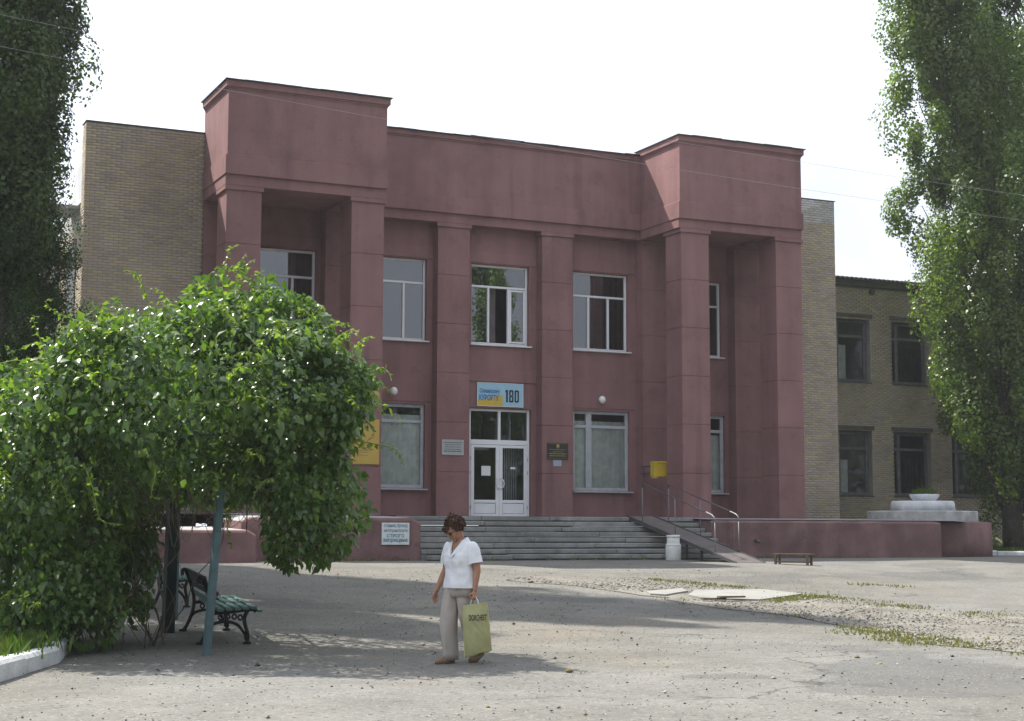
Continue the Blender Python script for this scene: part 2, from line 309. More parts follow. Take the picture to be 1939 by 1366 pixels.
class MB:
    def __init__(s): s.v = []; s.f = []; s.m = []; s.sm = []
    def add(s, vs, fs, mi=0, smooth=False):
        b = len(s.v); s.v += [tuple(p) for p in vs]
        for f in fs: s.f.append(tuple(b+i for i in f)); s.m.append(mi); s.sm.append(smooth)
    def box(s, x0, x1, y0, y1, z0, z1, mi=0, bev=0.0):
        if bev:
            b = min(bev, (x1-x0)/3, (y1-y0)/3, (z1-z0)/3)
            P = [(x0, y0, z0), (x1, y0, z0), (x1, y1, z0), (x0, y1, z0), (x0, y0, z1), (x1, y0, z1), (x1, y1, z1), (x0, y1, z1)]
            bm = bmesh.new(); vs_ = [bm.verts.new(p) for p in P]
            for f in ((0, 3, 2, 1), (4, 5, 6, 7), (0, 1, 5, 4), (1, 2, 6, 5), (2, 3, 7, 6), (3, 0, 4, 7)): bm.faces.new([vs_[i] for i in f])
            bmesh.ops.bevel(bm, geom=list(bm.edges), offset=b, segments=1, affect='EDGES', profile=.5)
            bm.verts.index_update()
            s.add([v.co[:] for v in bm.verts], [[v.index for v in f.verts] for f in bm.faces], mi); bm.free(); return
        s.add([(x0, y0, z0), (x1, y0, z0), (x1, y1, z0), (x0, y1, z0), (x0, y0, z1), (x1, y0, z1), (x1, y1, z1), (x0, y1, z1)],
              [(0, 3, 2, 1), (4, 5, 6, 7), (0, 1, 5, 4), (1, 2, 6, 5), (2, 3, 7, 6), (3, 0, 4, 7)], mi)
    def quad(s, a, b, c, d, mi=0): s.add([a, b, c, d], [(0, 1, 2, 3)], mi)
    def tube(s, pts, rad, n=8, mi=0, smooth=True, caps=True, flat=1.0):
        pts = [Vector(p) for p in pts]; k = len(pts)
        if not hasattr(rad, '__len__'): rad = [rad]*k
        vs_ = []; nrm = None
        for i, p in enumerate(pts):
            t = (pts[min(i+1, k-1)] - pts[max(i-1, 0)]).normalized()
            if nrm is None:
                a = Vector((0, 0, 1)) if abs(t.z) < .9 else Vector((1, 0, 0))
                nrm = (a - t*a.dot(t)).normalized()
            else: nrm = (nrm - t*nrm.dot(t)).normalized()
            bi = t.cross(nrm)
            for j in range(n):
                a = 2*math.pi*j/n
                vs_.append(p + (nrm*math.cos(a) + bi*math.sin(a)*flat)*rad[i])
        fs = [(i*n+j, i*n+(j+1) % n, (i+1)*n+(j+1) % n, (i+1)*n+j) for i in range(k-1) for j in range(n)]
        if caps: fs += [tuple(range(n-1, -1, -1)), tuple((k-1)*n+j for j in range(n))]
        s.add(vs_, fs, mi, smooth)
    def lathe(s, prof, c=(0, 0, 0), n=24, mi=0, smooth=True, sx=1, sy=1):
        vs_ = []; k = len(prof)
        for r, z in prof:
            for j in range(n):
                a = 2*math.pi*j/n; vs_.append((c[0]+r*sx*math.cos(a), c[1]+r*sy*math.sin(a), c[2]+z))
        fs = [(i*n+j, i*n+(j+1) % n, (i+1)*n+(j+1) % n, (i+1)*n+j) for i in range(k-1) for j in range(n)]
        fs += [tuple(range(n-1, -1, -1)), tuple((k-1)*n+j for j in range(n))]
        s.add(vs_, fs, mi, smooth)
    def ell(s, c, r, n=12, k=8, mi=0, rot=None):
        vs_ = []
        for i in range(k+1):
            th = math.pi*i/k
            for j in range(n):
                a = 2*math.pi*j/n
                p = Vector((r[0]*math.sin(th)*math.cos(a), r[1]*math.sin(th)*math.sin(a), r[2]*math.cos(th)))
                if rot: p = rot @ p
                vs_.append(p + Vector(c))
        fs = [(i*n+j, (i+1)*n+j, (i+1)*n+(j+1) % n, i*n+(j+1) % n) for i in range(k) for j in range(n)]
        s.add(vs_, fs, mi, True)
    def rings(s, rs, mi=0, smooth=True, caps=True):
        n = len(rs[0]); vs_ = [p for r in rs for p in r]; k = len(rs)
        fs = [(i*n+j, i*n+(j+1) % n, (i+1)*n+(j+1) % n, (i+1)*n+j) for i in range(k-1) for j in range(n)]
        if caps: fs += [tuple(range(n-1, -1, -1)), tuple((k-1)*n+j for j in range(n))]
        s.add(vs_, fs, mi, smooth)
    def mesh(s, name, mats):
        me = bpy.data.meshes.new(name); me.from_pydata([tuple(v) for v in s.v], [], s.f)
        for m in (mats if isinstance(mats, (list, tuple)) else [mats]): me.materials.append(m)
        if any(s.m): me.polygons.foreach_set('material_index', s.m)
        if any(s.sm): me.polygons.foreach_set('use_smooth', s.sm)
        me.update(); return me
    def build(s, name, mats, parent=None):
        return link(bpy.data.objects.new(name, s.mesh(name, mats)), parent)

def np_mesh(name, V, F, material, tint=None, smooth=False):
    """V (n,3), F (m,k) arrays"""
    me = bpy.data.meshes.new(name); n = len(V); m, k = F.shape
    me.vertices.add(n); me.vertices.foreach_set('co', np.ascontiguousarray(V, dtype=np.float32).ravel())
    me.loops.add(m*k); me.loops.foreach_set('vertex_index', np.ascontiguousarray(F, dtype=np.int32).ravel())
    me.polygons.add(m); me.polygons.foreach_set('loop_start', np.arange(0, m*k, k, dtype=np.int32))
    try: me.polygons.foreach_set('loop_total', np.full(m, k, dtype=np.int32))
    except Exception: pass
    if smooth: me.polygons.foreach_set('use_smooth', np.ones(m, dtype=bool))
    me.materials.append(material)
    if tint is not None:
        a = me.attributes.new('tint', 'FLOAT', 'POINT'); a.data.foreach_set('value', np.ascontiguousarray(tint, dtype=np.float32))
    me.update(calc_edges=True); me.validate(); return me

def np_obj(name, V, F, material, parent=None, tint=None, smooth=False):
    return link(bpy.data.objects.new(name, np_mesh(name, V, F, material, tint, smooth)), parent)

def text_obj(s, name, material, parent, x0, x1, z0, z1, y, bold=0.0, xf=None):
    """lettering that faces -Y, fitted into the rectangle"""
    cu = bpy.data.curves.new('t', 'FONT'); cu.body = s; cu.size = 1; cu.offset = bold; cu.extrude = 0.0; cu.resolution_u = 3
    tmp = bpy.data.objects.new('t', cu); me = bpy.data.meshes.new_from_object(tmp)
    bpy.data.objects.remove(tmp)
    co = np.zeros(len(me.vertices)*3); me.vertices.foreach_get('co', co); co = co.reshape(-1, 3)
    mn = co.min(0); mx = co.max(0)
    X = x0 + (co[:, 0]-mn[0])/(mx[0]-mn[0])*(x1-x0); Z = z0 + (co[:, 1]-mn[1])/(mx[1]-mn[1])*(z1-z0)
    out = np.stack([X, np.full_like(X, y), Z], 1)
    if xf is not None: out = np.array([xf(p) for p in out])
    me.vertices.foreach_set('co', out.ravel()); me.materials.clear(); me.materials.append(material); me.name = name; me.update()
    return link(bpy.data.objects.new(name, me), parent)

def gz(y):
    t = min(max((y+23.5)/18.5, 0), 1); return -.67*(1-t*t*(3-2*t))
def gz_np(y):
    t = np.clip((y+23.5)/18.5, 0, 1); return -.67*(1-t*t*(3-2*t))

def leaves_np(P, D, N, size, width=.55, cup=.10, droop=.12):
    """folded pointed leaves: base P, direction D, normal N (unit), size (n,) -> V,F (4 tris each, 5 verts)"""
    n = len(P); S = np.cross(D, N); S /= (np.linalg.norm(S, axis=1, keepdims=True)+1e-9); N = np.cross(S, D)
    s = size[:, None]; w = width*.5
    v0 = P; v1 = P + s*(D*.42 - S*w + N*cup); v2 = P + s*(D*.42 + S*w + N*cup); v3 = P + s*(D - N*droop); v4 = P + s*(D*.48)
    V = np.stack([v0, v1, v2, v3, v4], 1).reshape(-1, 3); b = (np.arange(n)*5)[:, None]
    F = np.concatenate([b+np.array([[0, 4, 1]]), b+np.array([[0, 2, 4]]), b+np.array([[1, 4, 3]]), b+np.array([[2, 3, 4]])], 0)
    return V, F
def quads_np(P, D, N, size, width=.8):
    n = len(P); S = np.cross(D, N); S /= (np.linalg.norm(S, axis=1, keepdims=True)+1e-9)
    s = size[:, None]; w = width*.5
    V = np.stack([P, P + s*(D*.45 - S*w + N*.08), P + s*D, P + s*(D*.45 + S*w + N*.08)], 1).reshape(-1, 3)
    F = (np.arange(n)*4)[:, None] + np.array([[0, 3, 2, 1]]); return V, F
def unit(a): return a/(np.linalg.norm(a, axis=1, keepdims=True)+1e-9)

# ------------------------------------------------------------------ ground
def build_ground():
    ys = np.concatenate([np.linspace(-400, -60, 12), np.linspace(-58, -30, 15)[0:], np.linspace(-29.5, 2, 64), np.linspace(4, 60, 16), np.linspace(80, 900, 14)])
    xs = np.concatenate([np.linspace(-600, -40, 12), np.linspace(-36, -16, 6), np.linspace(-15, 24, 79), np.linspace(26, 60, 12), np.linspace(80, 800, 12)])
    X, Y = np.meshgrid(xs, ys); Z = gz_np(Y)
    inner = (np.abs(X-5) < 20) & (Y < -5.5) & (Y > -30)
    bumps = 0.012*np.sin(X*.9+Y*.35)*np.sin(Y*.7-X*.2)+0.008*np.sin(X*2.1+1.3)*np.sin(Y*1.7)
    Z = Z + np.where(inner, bumps, 0)
    V = np.stack([X.ravel(), Y.ravel(), Z.ravel()], 1); nx = len(xs); ny = len(ys)
    i = np.arange((ny-1)*nx).reshape(ny-1, nx)[:, :-1].ravel()
    F = np.stack([i, i+1, i+nx+1, i+nx], 1)
    o = np_obj('ground', V, F, M_asphalt, smooth=True)
    return tag(o, 'worn dusty grey asphalt yard with cracks and grit', None, None, 'structure')
build_ground()
def gbump(x, y):
    if abs(x-5) < 20 and -30 < y < -5.5: return gz(y) + 0.012*math.sin(x*.9+y*.35)*math.sin(y*.7-x*.2)+0.008*math.sin(x*2.1+1.3)*math.sin(y*1.7)
    return gz(y)

def sheet(name, poly, material, lift, kind=None, ragged=0.0, step=.5, thick=0.0):
    """a flat patch that follows the ground, built as a triangulated fan grid"""
    pts = []
    k = len(poly)
    for i in range(k):
        a = Vector(poly[i]); b = Vector(poly[(i+1) % k]); m = max(1, int((b-a).length/step))
        for j in range(m):
            p = a.lerp(b, j/m)
            if ragged: p = p + Vector((mnoise.noise((p.x*1.3, p.y*1.3, 3)), mnoise.noise((p.x*1.3, p.y*1.3, 9))))*ragged + Vector((mnoise.noise((p.x*5, p.y*5, 3)), mnoise.noise((p.x*5, p.y*5, 9))))*ragged*.4
            pts.append((p.x, p.y))
    bm = bmesh.new(); vs_ = [bm.verts.new((x, y, 0)) for x, y in pts]
    bm.faces.new(vs_); bmesh.ops.triangulate(bm, faces=bm.faces[:])
    for it in range(2): bmesh.ops.subdivide_edges(bm, edges=[e for e in bm.edges if e.calc_length() > step*1.5], cuts=1)
    bmesh.ops.triangulate(bm, faces=bm.faces[:])
    for v in bm.verts: v.co.z = gbump(v.co.x, v.co.y) + lift
    if thick:
        r = bmesh.ops.extrude_face_region(bm, geom=bm.faces[:])
        for e in r['geom']:
            if isinstance(e, bmesh.types.BMVert): e.co.z += thick
    bmesh.ops.recalc_face_normals(bm, faces=bm.faces[:])
    me = bpy.data.meshes.new(name); bm.to_mesh(me); bm.free(); me.materials.append(material)
    o = link(bpy.data.objects.new(name, me))
    if kind: o['kind'] = kind
    return o
GRAVEL = [(1.0, -13.6), (1.2, -15.4), (1.45, -17.4), (1.75, -19.1), (1.6, -20.6), (1.3, -22), (.75, -23.4), (.7, -25.3), (.6, -28), (5.6, -28), (5.25, -20.3), (4.95, -19.5), (4.65, -18.8), (4.6, -17), (4.3, -16), (4.05, -14.7), (3.5, -13.1), (2.9, -11.9), (1.1, -11.3), (.2, -12)]
sheet('gravel_strip', GRAVEL, M_gravel, .009, 'structure', ragged=.30)['label'] = 'sandy gravel strip crossing the asphalt yard'
s1 = sheet('concrete_slab', [(1.62, -14.95), (2.66, -14.4), (2.50, -14.9), (1.55, -15.72), (1.38, -15.5)], M_slab, .004, step=.6, thick=.03)
tag(s1, 'small broken pale concrete slab lying at the gravel edge', 'slab', 'concrete slabs in the gravel')
s2 = sheet('concrete_slab', [(1.95, -15.8), (2.72, -14.78), (4.15, -14.75), (4.32, -15.79), (2.8, -16.7), (1.9, -16.3)], M_slab, .004, step=.6, thick=.035)
tag(s2, 'large pale concrete slab set flat in the gravel strip', 'slab', 'concrete slabs in the gravel')
mb = MB()
for i in range(2): mb.box(1.75+i*.28, 2.2+i*.34, -16.62-i*.06, -16.52-i*.07, gz(-16.5)+.03+.03*i, gz(-16.5)+.06+.03*i)
tag(mb.build('plank', M_wood), 'broken weathered board lying before the large slab', 'plank')

# loose stones: grit on the asphalt and gravel
def stones(name, n, box, size, lift, inside=None, seed=1, material=M_stone):
    rg = np.random.default_rng(seed); x = rg.uniform(box[0], box[1], n); y = rg.uniform(box[2], box[3], n)
    if inside is not None:
        k = np.array([inside(a, b) for a, b in zip(x, y)]); x = x[k]; y = y[k]; n = len(x)
    base = np.array([(1, 0, 0), (-1, 0, 0), (0, 1, 0), (0, -1, 0), (0, 0, .7), (0, 0, -.4)], float)
    F0 = np.array([(0, 2, 4), (2, 1, 4), (1, 3, 4), (3, 0, 4), (2, 0, 5), (1, 2, 5), (3, 1, 5), (0, 3, 5)])
    s = rg.lognormal(math.log(size), .45, n); a = rg.uniform(0, 6.28, n)
    j = base[None]*rg.uniform(.6, 1.3, (n, 6, 1))*s[:, None, None]
    c, sn = np.cos(a)[:, None], np.sin(a)[:, None]
    V = np.stack([j[..., 0]*c-j[..., 1]*sn+x[:, None], j[..., 0]*sn+j[..., 1]*c+y[:, None], j[..., 2]+(gz_np(y)+lift)[:, None]], -1).reshape(-1, 3)
    F = (np.arange(n)*6)[:, None, None]+F0[None]
    o = np_obj(name, V, F.reshape(-1, 3), material, tint=np.repeat(rg.uniform(0, 1, n), 6)); o['kind'] = 'stuff'; return o
def in_poly(poly):
    def f(x, y):
        c = False; k = len(poly)
        for i in range(k):
            x1, y1 = poly[i]; x2, y2 = poly[i-1]
            if (y1 > y) != (y2 > y) and x < (x2-x1)*(y-y1)/(y2-y1)+x1: c = not c
        return c
    return f
stones('grit', 9000, (-12.5, 6.5, -30, -9), .0075, .008, seed=3, material=M_grit)['label'] = 'small loose stones scattered over the asphalt'
stones('gravel', 16000, (0, 6, -28, -11), .013, .012, in_poly(GRAVEL), seed=4)['label'] = 'loose gravel lying on the sandy strip'

def grass(name, pts, h, material, per=8, seed=2, spread=.08, zf=None, w=.012):
    rg = np.random.default_rng(seed); pts = np.array(pts); P = np.repeat(pts, per, 0); n = len(P)
    P = P + np.c_[rg.normal(0, spread, (n, 2)), np.zeros(n)]
    P[:, 2] = (gz_np(P[:, 1]) + (zf or 0.0)) if not callable(zf) else zf(P[:, 0], P[:, 1])
    hh = h*rg.uniform(.5, 1.3, n); a = rg.uniform(0, 6.28, n); lean = rg.uniform(.05, .6, n)
    d = np.c_[np.cos(a)*lean, np.sin(a)*lean, np.ones(n)]; sd_ = np.c_[-np.sin(a), np.cos(a), np.zeros(n)]*w
    V = np.stack([P-sd_, P+sd_, P+d*(hh*.6)[:, None]+sd_*.7, P+d*hh[:, None]+np.c_[np.cos(a)*lean*hh*.4, np.sin(a)*lean*hh*.4, np.zeros(n)]], 1).reshape(-1, 3)
    F = ((np.arange(n)*4)[:, None, None]+np.array([[0, 1, 2], [0, 2, 3]])[None]).reshape(-1, 3)
    o = np_obj(name, V, F, material, tint=np.repeat(rg.uniform(0, 1, n), 4)); o['kind'] = 'stuff'; return o
def along(poly, n, jit, seed):
    rg = random.Random(seed); out = []
    for _ in range(n):
        i = rg.randrange(len(poly)-1); t = rg.random(); a, b = poly[i], poly[i+1]
        if mnoise.noise((a[0]+(b[0]-a[0])*t, (a[1]+(b[1]-a[1])*t)*.9, 4.4)) < -.08: continue
        out.append((a[0]+(b[0]-a[0])*t+rg.gauss(0, jit), a[1]+(b[1]-a[1])*t+rg.gauss(0, jit), 0))
    return out
tufts = along([(1.35, -15.4), (1.5, -17.4), (1.75, -19.1), (1.6, -20.6), (1.35, -22)], 70, .18, 1) + along([(1.35, -21.6), (.75, -23.4), (.7, -25.3), (.7, -27)], 260, .30, 2) \
    + along([(4.4, -15.6), (4.5, -17), (4.6, -18.8)], 110, .24, 3) + along([(4.9, -19.4), (5.2, -20.3), (5.4, -23)], 120, .34, 4) + along([(2.8, -16.9), (4.3, -16.1)], 90, .12, 5) \
    + along([(6.2, -13.2), (7.5, -14.6)], 50, .12, 6) + along([(3.2, -12.3), (4.1, -14.5)], 70, .1, 7)
tag(grass('weeds', tufts, .034, M_drygrass, 7, 3, .09, .012), 'low yellow green weeds along the gravel strip edges')

rg_ = random.Random(41)
wf = [(rg_.uniform(-2.6, 1.6), -4.20-abs(rg_.gauss(0, .05)), 0) for _ in range(26)] + [(rg_.uniform(11.5, 15.4), -3.38-abs(rg_.gauss(0, .05)), 0) for _ in range(30)] + [(rg_.uniform(1.8, 7.8), -4.62-abs(rg_.gauss(0, .12)), 0) for _ in range(22)]
tag(grass('wall_foot_weeds', wf, .075, M_drygrass, 6, 13, .05, .005), 'small weeds growing at the foot of the walls and steps')
stones('litter', 90, (-11, 4, -29, -6), .022, .006, seed=17, material=ramp_mat('fallen_leaf_litter', [(0, (.22, .17, .08)), (.4, (.45, .43, .38)), (.6, (.15, .12, .06)), (.85, (.30, .26, .12))], bump=0))['label'] = 'bits of dry leaf and litter on the asphalt'

# ------------------------------------------------------------------ the building
B = thing('public_building', 'two storey maroon plastered public building with corner towers and tan brick wings', 'building', (6.7, 2.7, 1.08))
ZT = 1.08                                  # terrace level
P1, P2 = 2.28, 2.67
def holes_wall(mb, x0, x1, z0, z1, y, depth, holes, mi=0):
    xs = sorted({x0, x1, *[h[0] for h in holes], *[h[1] for h in holes]}); zs = sorted({z0, z1, *[h[2] for h in holes], *[h[3] for h in holes]})
    for i in range(len(xs)-1):
        j = 0
        while j < len(zs)-1:
            cx = (xs[i]+xs[i+1])/2
            def hole(jj): cz = (zs[jj]+zs[jj+1])/2; return any(h[0] < cx < h[1] and h[2] < cz < h[3] for h in holes)
            if hole(j): j += 1; continue
            k = j
            while k+1 < len(zs)-1 and not hole(k+1): k += 1
            mb.quad((xs[i], y, zs[j]), (xs[i+1], y, zs[j]), (xs[i+1], y, zs[k+1]), (xs[i], y, zs[k+1]), mi); j = k+1
    for a, b, c, d in holes:
        yb = y+depth
        mb.quad((a, y, c), (a, yb, c), (b, yb, c), (b, y, c), mi); mb.quad((a, y, d), (b, y, d), (b, yb, d), (a, yb, d), mi)
        mb.quad((a, y, c), (a, y, d), (a, yb, d), (a, yb, c), mi); mb.quad((b, y, c), (b, yb, c), (b, yb, d), (b, y, d), mi)

UP = (6.12, 8.47); LO = (1.90, 4.29)
W_UP = [(-0.95, 1.19), (2.40, 4.50), (5.90, 7.76), (9.22, 11.11), (12.5, 14.45)]
W_LO = [(-0.95, 1.19), (2.40, 4.48), None, (9.22, 11.13), (12.5, 14.52)]
holes = [(a, b, *UP) for a, b in W_UP] + [(w[0], w[1], *LO) for w in W_LO if w] + [(5.86, 7.84, ZT, 4.25)]
mb = MB(); holes_wall(mb, -2.15, 15.62, ZT-.2, 9.70, P2, .20, holes)
mb.build('front_wall', M_red, B)
mb = MB(); mb.box(-1.6, 15.2, 2.9, 9, 9.9, 11.3); mb.build('rear_block', M_red, B)
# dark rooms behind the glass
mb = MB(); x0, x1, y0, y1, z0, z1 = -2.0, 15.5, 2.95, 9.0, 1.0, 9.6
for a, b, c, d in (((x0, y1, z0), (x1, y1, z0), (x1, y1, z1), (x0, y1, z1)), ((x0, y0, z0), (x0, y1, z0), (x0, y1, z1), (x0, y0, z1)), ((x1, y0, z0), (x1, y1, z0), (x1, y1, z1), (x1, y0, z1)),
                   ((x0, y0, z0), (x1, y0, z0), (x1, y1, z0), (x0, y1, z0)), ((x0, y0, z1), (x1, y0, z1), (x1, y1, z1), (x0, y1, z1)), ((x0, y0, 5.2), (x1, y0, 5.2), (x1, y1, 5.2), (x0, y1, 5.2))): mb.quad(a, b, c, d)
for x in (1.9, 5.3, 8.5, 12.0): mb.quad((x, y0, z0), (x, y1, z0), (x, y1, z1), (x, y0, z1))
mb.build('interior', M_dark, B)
# string courses between pilasters
def course(a, b, d, z0, z1): m = MB(); m.box(a, b, P2-d, P2, z0, z1, bev=.008); m.build('string_course', M_red, B)
for a, b in ((2.18, 4.68), (5.67, 7.99), (9.01, 11.33), (-1.19, 1.28), (12.34, 14.67)): course(a, b, .03, 8.50, 8.83)
course(5.67, 7.99, .04, 5.02, 5.38)
for a, b in ((2.18, 4.68), (9.01, 11.33), (-1.19, 1.28), (12.34, 14.67)): course(a, b, .022, 4.36, 4.40)

JOINTS = (2.37, 3.78, 5.19, 6.60, 8.01)
def shaft(name, x0, x1, y0, y1, zb=ZT-.05, zt=9.39):
    g = .014; rs = []
    def ring(z, i): return [(x0+i, y0+i, z), (x1-i, y0+i, z), (x1-i, y1-i if y1 < 2.2 else y1, z), (x0+i, y1-i if y1 < 2.2 else y1, z)]
    rs.append(ring(zb, 0))
    for j in JOINTS: rs += [ring(j-.014, 0), ring(j-.009, g), ring(j+.009, g), ring(j+.014, 0)]
    rs.append(ring(zt, 0)); m = MB(); m.rings(rs, smooth=False); return m.build(name, M_red, B)
CAPS = []
for x0, x1 in ((-2.11, -1.19), (1.27, 2.18), (11.39, 12.33), (14.68, 15.60)):
    shaft('column', x0, x1, 0, .89); CAPS.append((x0, x1, 0, .89))
    m = MB(); m.box(x0-.05, x1+.05, -.05, .94, 9.392, 9.507, bev=.008); m.build('capital', M_red, B)
for x0, x1 in ((4.68, 5.67), (8.0, 9.0)):
    shaft('pilaster', x0, x1, P1, P2+.02)
    m = MB(); m.box(x0-.05, x1+.05, P1-.05, P2-.001, 9.392, 9.507, bev=.008); m.build('capital', M_red, B)
for x0, x1 in ((-2.13, -1.22), (1.30, 2.16), (11.36, 12.3), (14.66, 15.60)):
    shaft('rear_pilaster', x0, x1, P1-.04, P2+.02)
    m = MB(); m.box(x0-.04, x1+.04, P1-.09, P2-.001, 9.392, 9.507, bev=.008); m.build('capital', M_red, B)
# towers
def frame_band(mb, x0, x1, yf, z0, z1, w, yb, bev=.01):
    mb.box(x0, x1, yf, yf+w, z0, z1, bev=bev)
    mb.box(x0, x0+w, yf+w+.002, yb, z0, z1, bev=bev); mb.box(x1-w, x1, yf+w+.002, yb, z0, z1, bev=bev)
for x0, x1 in ((-2.137, 2.205), (11.30, 15.57)):
    mb = MB()
    frame_band(mb, x0-.02, x1+.02, -.05, 9.509, 9.79, .95, P2)
    mb.build('architrave', M_red, B)
    mb = MB(); mb.box(x0+.6, x1-.6, .5, P2, 9.60, 9.66); mb.build('portico_ceiling', M_red, B)
    mb = MB(); mb.box(x0-.045, x1+.045, -.137, 2.36, 9.781, 10.29, bev=.012); mb.build('tower_band', M_red, B)
    mb = MB()
    nx = 12; rg = random.Random(int(x0*10))
    mb.box(x0, x1, -.095, 2.36, 10.288, 11.99); mb.build('tower_block', M_red, B)
    mb = MB()
    for o_, a, b in ((.012, 11.99, 12.03), (.035, 12.03, 12.07), (.07, 12.07, 12.235)): mb.box(x0-o_, x1+o_, -.095-o_, 2.37, a+.0005, b)
    mb.build('tower_cornice', M_red, B)
    mb = MB()
    n = 9
    for i in range(n):
        a = x0-.11+(x1-x0+.22)*i/n; b = x0-.11+(x1-x0+.22)*(i+1)/n; d = rg.uniform(-.008, .010)
        mb.box(a, b-.002, -.22, 2.42, 12.236+d*.3, 12.265+d)
    mb.build('roof_flashing', M_metal_edge, B)
# middle entablature
mb = MB(); mb.box(2.226, 11.28, P1-.05, P2, 9.509, 9.79, bev=.008); mb.build('architrave', M_red, B)
mb = MB(); mb.box(2.252, 11.253, P1-.15, P2+.2, 9.781, 10.262, bev=.012); mb.build('frieze_band', M_red, B)
mb = MB(); mb.box(2.206, 11.299, P1-.06, P2+.5, 10.26, 11.90); mb.build('parapet', M_red, B)
mb = MB()
for o_, a, b in ((.02, 11.90, 11.95), (.06, 11.95, 12.09)): mb.box(2.207, 11.298, P1-.06-o_, P2+.6, a+.0005, b)
mb.build('parapet_cornice', M_red, B)
mb = MB(); rg = random.Random(4)
for i in range(16):
    a = 2.21+9.08*i/16; d = rg.uniform(-.012, .014); mb.box(a, a+9.08/16-.002, P1-.19, P2+.62, 12.091, 12.118+d)
mb.build('roof_flashing', M_metal_edge, B)

# windows
def window(x0, x1, z0, z1, y, frame_m, mull=(), trans=None, fw_=.07, parent=B, glass=M_glass, sill=True, sill_m=None, curtain=None, skip_mull_top=False, lo_only=True, open_pane=None, depth=.09, cy=.16, cfrac=(0, 1)):
    m = MB()
    m.box(x0, x0+fw_, y, y+depth, z0, z1, bev=.008); m.box(x1-fw_, x1, y, y+depth, z0, z1, bev=.008)
    m.box(x0+fw_+.001, x1-fw_-.001, y+.001, y+depth, z0, z0+fw_, bev=.008); m.box(x0+fw_+.001, x1-fw_-.001, y+.001, y+depth, z1-fw_, z1, bev=.008)
    w = m.build('window', frame_m, parent)
    bars = []
    if trans:
        t = MB(); t.box(x0+fw_+.001, x1-fw_-.001, y-.006, y+depth-.002, trans-fw_*.5, trans+fw_*.5, bev=.008); t.build('transom', frame_m, w)
    top_of = (trans - fw_*.5) if trans else z1-fw_
    for mx, mw in mull:
        t = MB(); t.box(mx-mw/2, mx+mw/2, y-.004, y+depth-.003, z0+fw_+.001, (top_of if lo_only else z1-fw_)-.001, bev=.008)
        t.build('mullion', frame_m, w)
    edges = [x0+fw_] + [e for mx, mw in mull for e in (mx-mw/2, mx+mw/2)] + [x1-fw_]
    cells = [(edges[i], edges[i+1], z0+fw_, top_of) for i in range(0, len(edges), 2)]
    if trans: cells += [(x0+fw_, x1-fw_, trans+fw_*.5, z1-fw_)] if lo_only else [(edges[i], edges[i+1], trans+fw_*.5, z1-fw_) for i in range(0, len(edges), 2)]
    for i, (a, b, c, d) in enumerate(cells):
        if open_pane == i: continue
        sx = R.uniform(-.004, .004)
        p = MB(); p.quad((a, y+.045+sx, c), (b, y+.045-sx, c), (b, y+.045-sx, d), (a, y+.045+sx, d)); p.build('pane', glass, w)
    if sill:
        t = MB(); t.box(x0-.05, x1+.06, y-.24, y+.01, z0-.055, z0-.015, bev=.01); t.build('sill', sill_m or frame_m, w)
    if curtain:
        cm, h0, h1, amp = curtain
        a = x0+fw_*.5+(x1-x0)*cfrac[0]; b = x0+(x1-x0)*cfrac[1]-fw_*.5; n = int((b-a)*34)
        t = MB(); vs_ = []
        for i in range(n+1):
            x = a+(b-a)*i/n; yy = y+cy+amp*math.sin(x*31+1.2*math.sin(x*7))+amp*.5*math.sin(x*67)
            vs_ += [(x, yy, z0+h0), (x, yy, z1-h1)]
        t.add(vs_, [(2*i, 2*i+2, 2*i+3, 2*i+1) for i in range(n)], 0, True); t.build('curtain', cm, w)
    return w
YW = P2+.13
PV = dict(frame_m=M_pvc, fw_=.062)
window(*W_UP[0], *UP, YW+.04, mull=((-.16, .06), (.55, .065)), trans=7.72, curtain=(M_darkcurtain, .05, .1, .03), cfrac=(.6, 1), **PV)
window(*W_UP[1], *UP, YW, mull=((3.14, .06), (3.84, .065)), trans=7.79, **PV)
wc = window(*W_UP[2], *UP, YW, mull=((6.50, .065), (7.15, .075)), trans=7.83, open_pane=1, curtain=(M_darkcurtain, .05, .1, .02), cfrac=(.36, .5), **PV)
window(*W_UP[3], *UP, YW, mull=((9.80, .065), (10.48, .065)), trans=7.76, curtain=(M_darkcurtain, .05, .1, .02), cfrac=(.42, .98), **PV)
window(*W_UP[4], *UP, YW, mull=((13.1, .06), (13.75, .06)), trans=7.72, curtain=(M_darkcurtain, .05, .1, .02), cfrac=(.1, .9), **PV)
# inward opened sash of the middle window
m = MB(); m.box(7.19, 7.24, YW-.004, YW+.05, 6.20, 7.78, bev=.005); m.box(7.63, 7.69, YW-.004, YW+.05, 6.20, 7.78, bev=.005); m.box(7.241, 7.629, YW-.003, YW+.05, 6.20, 6.25, bev=.005); m.box(7.241, 7.629, YW-.003, YW+.05, 7.73, 7.78, bev=.005); m.build('sash', M_pvc, wc)
OL = dict(frame_m=M_oldframe, fw_=.095, glass=M_glasslow)
window(*W_LO[0], *LO, YW-.03, mull=((.2, .12),), trans=3.80, curtain=(M_sheer, .03, .3, .02), cy=.11, lo_only=False, **OL)
window(*W_LO[1], *LO, YW-.03, mull=((2.98, .14),), trans=3.80, curtain=(M_sheer, .03, .3, .02), cy=.11, lo_only=False, **OL)
window(*W_LO[3], *LO, YW-.03, mull=((9.79, .19),), trans=3.82, curtain=(M_sheer, .03, .3, .02), cy=.11, lo_only=False, **OL)
window(*W_LO[4], *LO, YW-.03, mull=((13.2, .14),), trans=3.80, curtain=(M_sheer, .03, .6, .02), lo_only=False, **OL)
